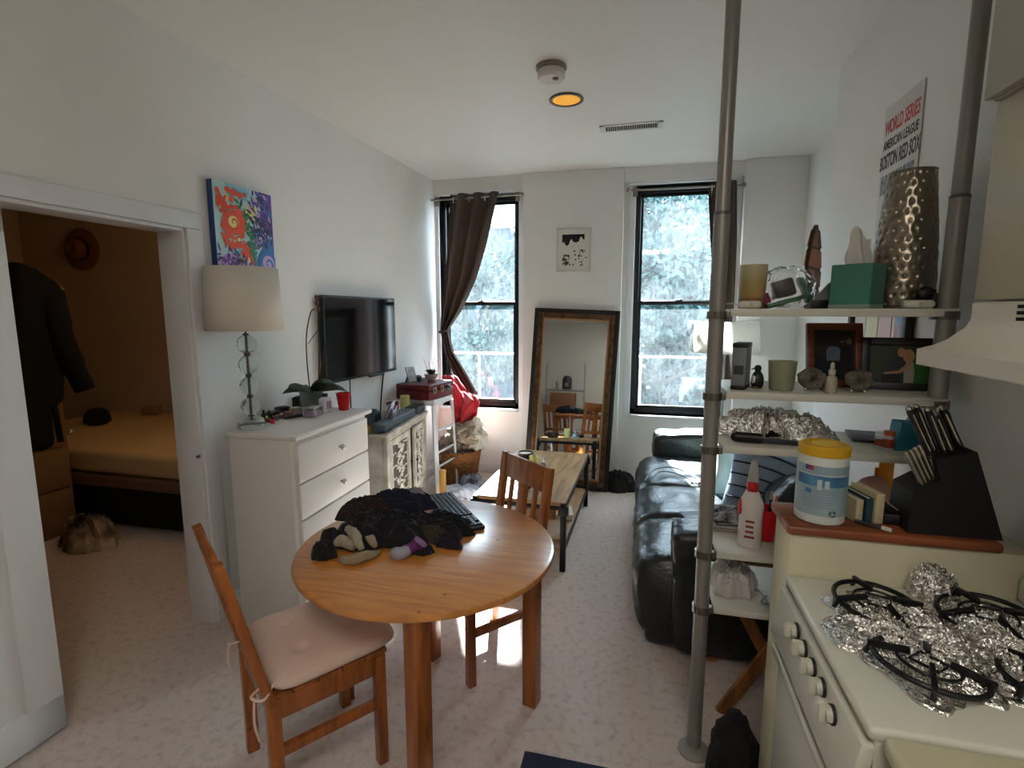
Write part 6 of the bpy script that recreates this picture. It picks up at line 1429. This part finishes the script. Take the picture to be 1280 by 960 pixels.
ptxt('WORLD SERIES', Hh-.085, .075, .52*W_/.29, REDI, 'red_headline'); ptxt('AMERICAN LEAGUE', Hh-.150, .050, .60*W_/.29, BLKI, 'league_line'); ptxt('BOSTON RED SOX', Hh-.215, .078, .46*W_/.29, BLKI, 'team_line')
m = MB()
for k in range(9):
    y_ = W_*.40-k*W_*.1
    m.bx(-.0042, -.0036, y_-W_*.040, y_+W_*.040, Hh-.34, Hh-.265)
m.build('row_of_small_pictures', mat('poster_pics', '#4c5a70', .5, col2='#a9a8a4', vscale=60), t)
# black-framed collage on the right wall behind the shelves
a_, b_ = PX(1066, 410, WR), PX(1146, 400, WR); yN = PX(1145, 400, WR).y; yF = min(3.08, PX(1068, 410, WR).y); zt2 = 1.66; zb2 = 1.26
t = thing('collage_frame', (WR-.002, (yN+yF)/2, zb2), 'black-framed glass collage of pastel papers on the right wall behind the shelves', 'picture')
hw = (yF-yN)/2; Hc = zt2-zb2
m = MB()
for (ya, yb_, za, zb_) in ((-hw, -hw+.03, 0, Hc), (hw-.03, hw, 0, Hc), (-hw, hw, 0, .03), (-hw, hw, Hc-.03, Hc)): m.bx(-.028, -.001, ya, yb_, za, zb_, .002)
m.build('frame', BLACK, t)
rng = random.Random(4); cols = ['#c9d6e6', '#e2dcd6', '#d8e2d2', '#e6c9c9', '#cfd9e8', '#e8e4c0']
m = MB(); n_ = 4
for k in range(n_):
    ya = -hw+.032+(2*hw-.064)*k/n_; yb_ = -hw+.032+(2*hw-.064)*(k+1)/n_-.008
    for j in range(2): m.m = (k*2+j) % 6; m.bx(-.012, -.004, ya, yb_, .032+j*(Hc-.064)/2, .032+(j+1)*(Hc-.064)/2-.008)
m.build('papers', [mat('paper'+c__, c__, .5) for c__ in cols], t, smooth=0)
m = MB(); rng = random.Random(2)
m.bx(-.0135, -.012, -hw+.07, -hw+.12, Hc-.20, Hc-.08)
m.build('pink_and_blue_drawing', mat('collage_pink', '#cf7d7f', .5, col2='#8fb0d8', vscale=9), t)
# orange folder and yellow box under the third shelf
pf = PY(1092, 588, 2.14); pg = PY(1150, 588, 2.14)
t = thing('orange_folder', ((pf.x+.90)/2, 2.16, S4), 'bright orange folder standing upright on the fourth shelf against the wall side', 'folder')
hwf = (.90-pf.x)/2
m = MB(); m.bx(-hwf, hwf, -.006, .006, 0, .32, .001, M=Matrix.Identity(4)); m.build('folder_cover', mat('orange_card', '#d98a1e', .5), t)
m = MB(); m.bx(-hwf-.012, -hwf+.005, -.004, .004, .14, .24, .001); m.build('index_tab', mat('orange_tab', '#b86a10', .5), t)
t.location.y = 2.10
t = thing('pink_yellow_bag', (.80, 2.0, S4), 'yellow and pink soft pouch in front of the orange folder', 'pouch')
m = MB(); blob(m, (0, 0, .12), (.08, .05, .12), 91, .15, 3, 1.5, .119); m.build('pouch_body', mat('pouch_yellow', '#c9b04c', .6, col2='#c98a8a', vscale=6), t)
# shelf ladder and box seen in the mirror (stands at the back of the kitchen)
# ================================================================== OUTSIDE
GRD = mat('street_ground', '#262a28', .9, var=.3)
m = MB(); m.bx(-30, 30, 5.3, 60, -6.2, -6.0); struct(m.build('ground_outside', GRD))
BRK = mat('far_brick', '#3c4a56', .9, col2='#34404a', vscale=2)
t = thing('opposite_building', (-12.5, 24, -6), 'pale blue-grey apartment building seen hazily through the left window', 'building')
m = MB(); m.bx(-30, -2.5, 24, 32, -6, 5.4); m.build('wall', BRK, t, world=True)
m = MB(); m.bx(-30.2, -2.3, 23.8, 32, 5.4, 5.7, .02); m.build('cornice', mat('cornice_grey', '#b4bcc0', .8), t, world=True)
for i in range(9):
    for j in range(3):
        x = -28+i*2.9; z = -4.4+j*3.0
        m = MB(); m.bx(x, x+1.1, 23.9, 24.05, z, z+1.7); wn = m.build('window', mat('far_window', '#4c5a66', .2), t, world=True)
def tree(c, h, cr, label, leafc, n, seed):
    rng = random.Random(seed); t = thing('street_tree', c, label, 'tree')
    m = MB(); pts = [(0, 0, 0), (.1, .1, h*.3), (-.05, .0, h*.6), (.1, 0, h*.9)]; m.tube(catmull(pts), [.20-.012*k for k in range(len(catmull(pts)))], 8)
    for k in range(9):
        a_ = rng.random()*6.3; z_ = h*(.35+.5*rng.random()); m.tube([(0, 0, z_), (math.cos(a_)*cr*.4, math.sin(a_)*cr*.4, z_+.5), (math.cos(a_)*cr*.8, math.sin(a_)*cr*.8, z_+1.1)], [.06, .04, .015], 6)
    m.build('trunk', mat('bark', '#4b463e', .9), t)
    m = MB(); vs = []; fs = []
    cl = [(rng.gauss(0, cr*.5), rng.gauss(0, cr*.5), h*.78+rng.gauss(0, cr*.55), cr*(.28+.2*rng.random())) for _ in range(26)]
    for k in range(n):
        cx_, cy_, cz_, r_ = rng.choice(cl); d = Vector((rng.gauss(0, 1), rng.gauss(0, 1), rng.gauss(0, 1))).normalized()*r_*(rng.random()**.4)
        p = Vector((cx_, cy_, cz_))+d; a_ = Vector((rng.gauss(0, 1), rng.gauss(0, 1), rng.gauss(0, 1))).normalized(); b2 = a_.orthogonal().normalized(); s_ = .075+.07*rng.random(); q = len(vs)
        vs += [p-a_*s_, p+b2*s_*.55, p+a_*s_, p-b2*s_*.55]; fs.append([q, q+1, q+2, q+3])
    m._new(vs, fs); m.build('foliage', mat(leafc[0], leafc[1], .6, col2=leafc[2], vscale=1.5), t, smooth=0)
LF = ('tree_leaves', '#3c5a58', '#24403e')
tree((.6, 15.5, -6), 9.8, 3.2, 'leafy tree filling the view of the right window', LF, 60000, 1)
tree((3.6, 21, -6), 10.5, 3.2, 'leafy tree at the right edge of the right window view', LF, 30000, 2)
tree((-5.2, 17, -6), 8.6, 2.2, 'leafy tree standing before the pale building outside the left window', LF, 30000, 3)
t = thing('terrace_railing', (-.5, 9.5, -2.3), 'thin metal railing on a low roof outside the windows', 'railing')
m = MB(); m.bx(-9, 9, 9.48, 9.52, .78, .82); m.bx(-9, 9, 9.48, 9.52, -.1, -.06); m.build('rail', STEEL, t, world=True)
for k in range(13): m = MB(); m.bx(-9+k*1.5-.02, -9+k*1.5+.02, 9.48, 9.52, -.9, .8); m.build('post', STEEL, t, world=True)
m = MB(); m.bx(-12, 12, 9.2, 13, -6, -.9, .02); tag(m.build('low_roof', mat('roof_grey', '#1e2428', .9, var=.2), loc=(0, 11, -6), world=True), 'flat pale grey roof just below the window view', 'building')
t = thing('brick_building', (8, 30, -6), 'darker building behind the trees outside the right window', 'building')
m = MB(); m.bx(-2, 22, 30, 38, -6, 6.6); m.build('wall', mat('far_wall', '#3f4a50', .9, col2='#343e44', vscale=2), t, world=True)
m = MB(); m.bx(-2.2, 22, 29.8, 38, 6.6, 6.9); m.build('cornice', mat('cornice_grey', '#b4bcc0'), t, world=True)
# ================================================================== BACK OF THE KITCHEN (mirror view)
t = thing('kitchen_rack', (-1.45, -1.55, 0), 'white pole rack with bottles and a cardboard box, seen reflected in the mirror', 'rack')
for x in (-.40, .40):
    m = MB(); m.cyl((x, 0, 0), (x, 0, 1.88), .02); m.build('pole', mat('rack_white', '#b8b8b4', .4), t)
for z_ in (.50, .93, 1.30): m = MB(); m.bx(-.40, .40, -.15, .15, z_, z_+.02, .002); m.build('shelf', mat('rack_white', '#b8b8b4'), t)
m = MB(); m.bx(-.30, .22, -.12, .12, 0, .30, .004); o = m.build('cardboard_box', mat('cardboard', '#94694a', .8), loc=(-1.45, -1.55, .951)); tag(o, 'brown cardboard box on the rack reflected in the mirror', 'box')
t = thing('coffee_maker', (-1.42, -1.55, 1.321), 'dark rounded appliance on the rack reflected in the mirror', 'appliance')
m = MB(); m.lathe([(.09, 0), (.10, .02), (.10, .22), (.07, .28), (0, .30)], seg=24); m.build('body', DARK, t)
m = MB(); m.bx(-.04, .04, .09, .105, .06, .14, .004); m.build('front_panel', STEEL, t)
for dx, h_, lb in ((-.25, .22, 'white pump bottle on the reflected rack, nearest its pole'), (-.18, .26, 'slim grey bottle beside the white pump bottle on the reflected rack')):
    t = thing('pump_bottle', (-1.45+dx, -1.55, 1.321), lb, 'bottle'); m = MB(); m.lathe([(.03, 0), (.03, h_*.6), (.012, h_*.7)], seg=16); m.build('bottle_body', WHITE if dx < -.2 else STEEL, t); m = MB(); m.cyl((0, 0, h_*.7), (0, 0, h_), .006); m.bx(-.006, .03, -.006, .006, h_-.01, h_); m.build('pump', WHITE, t)
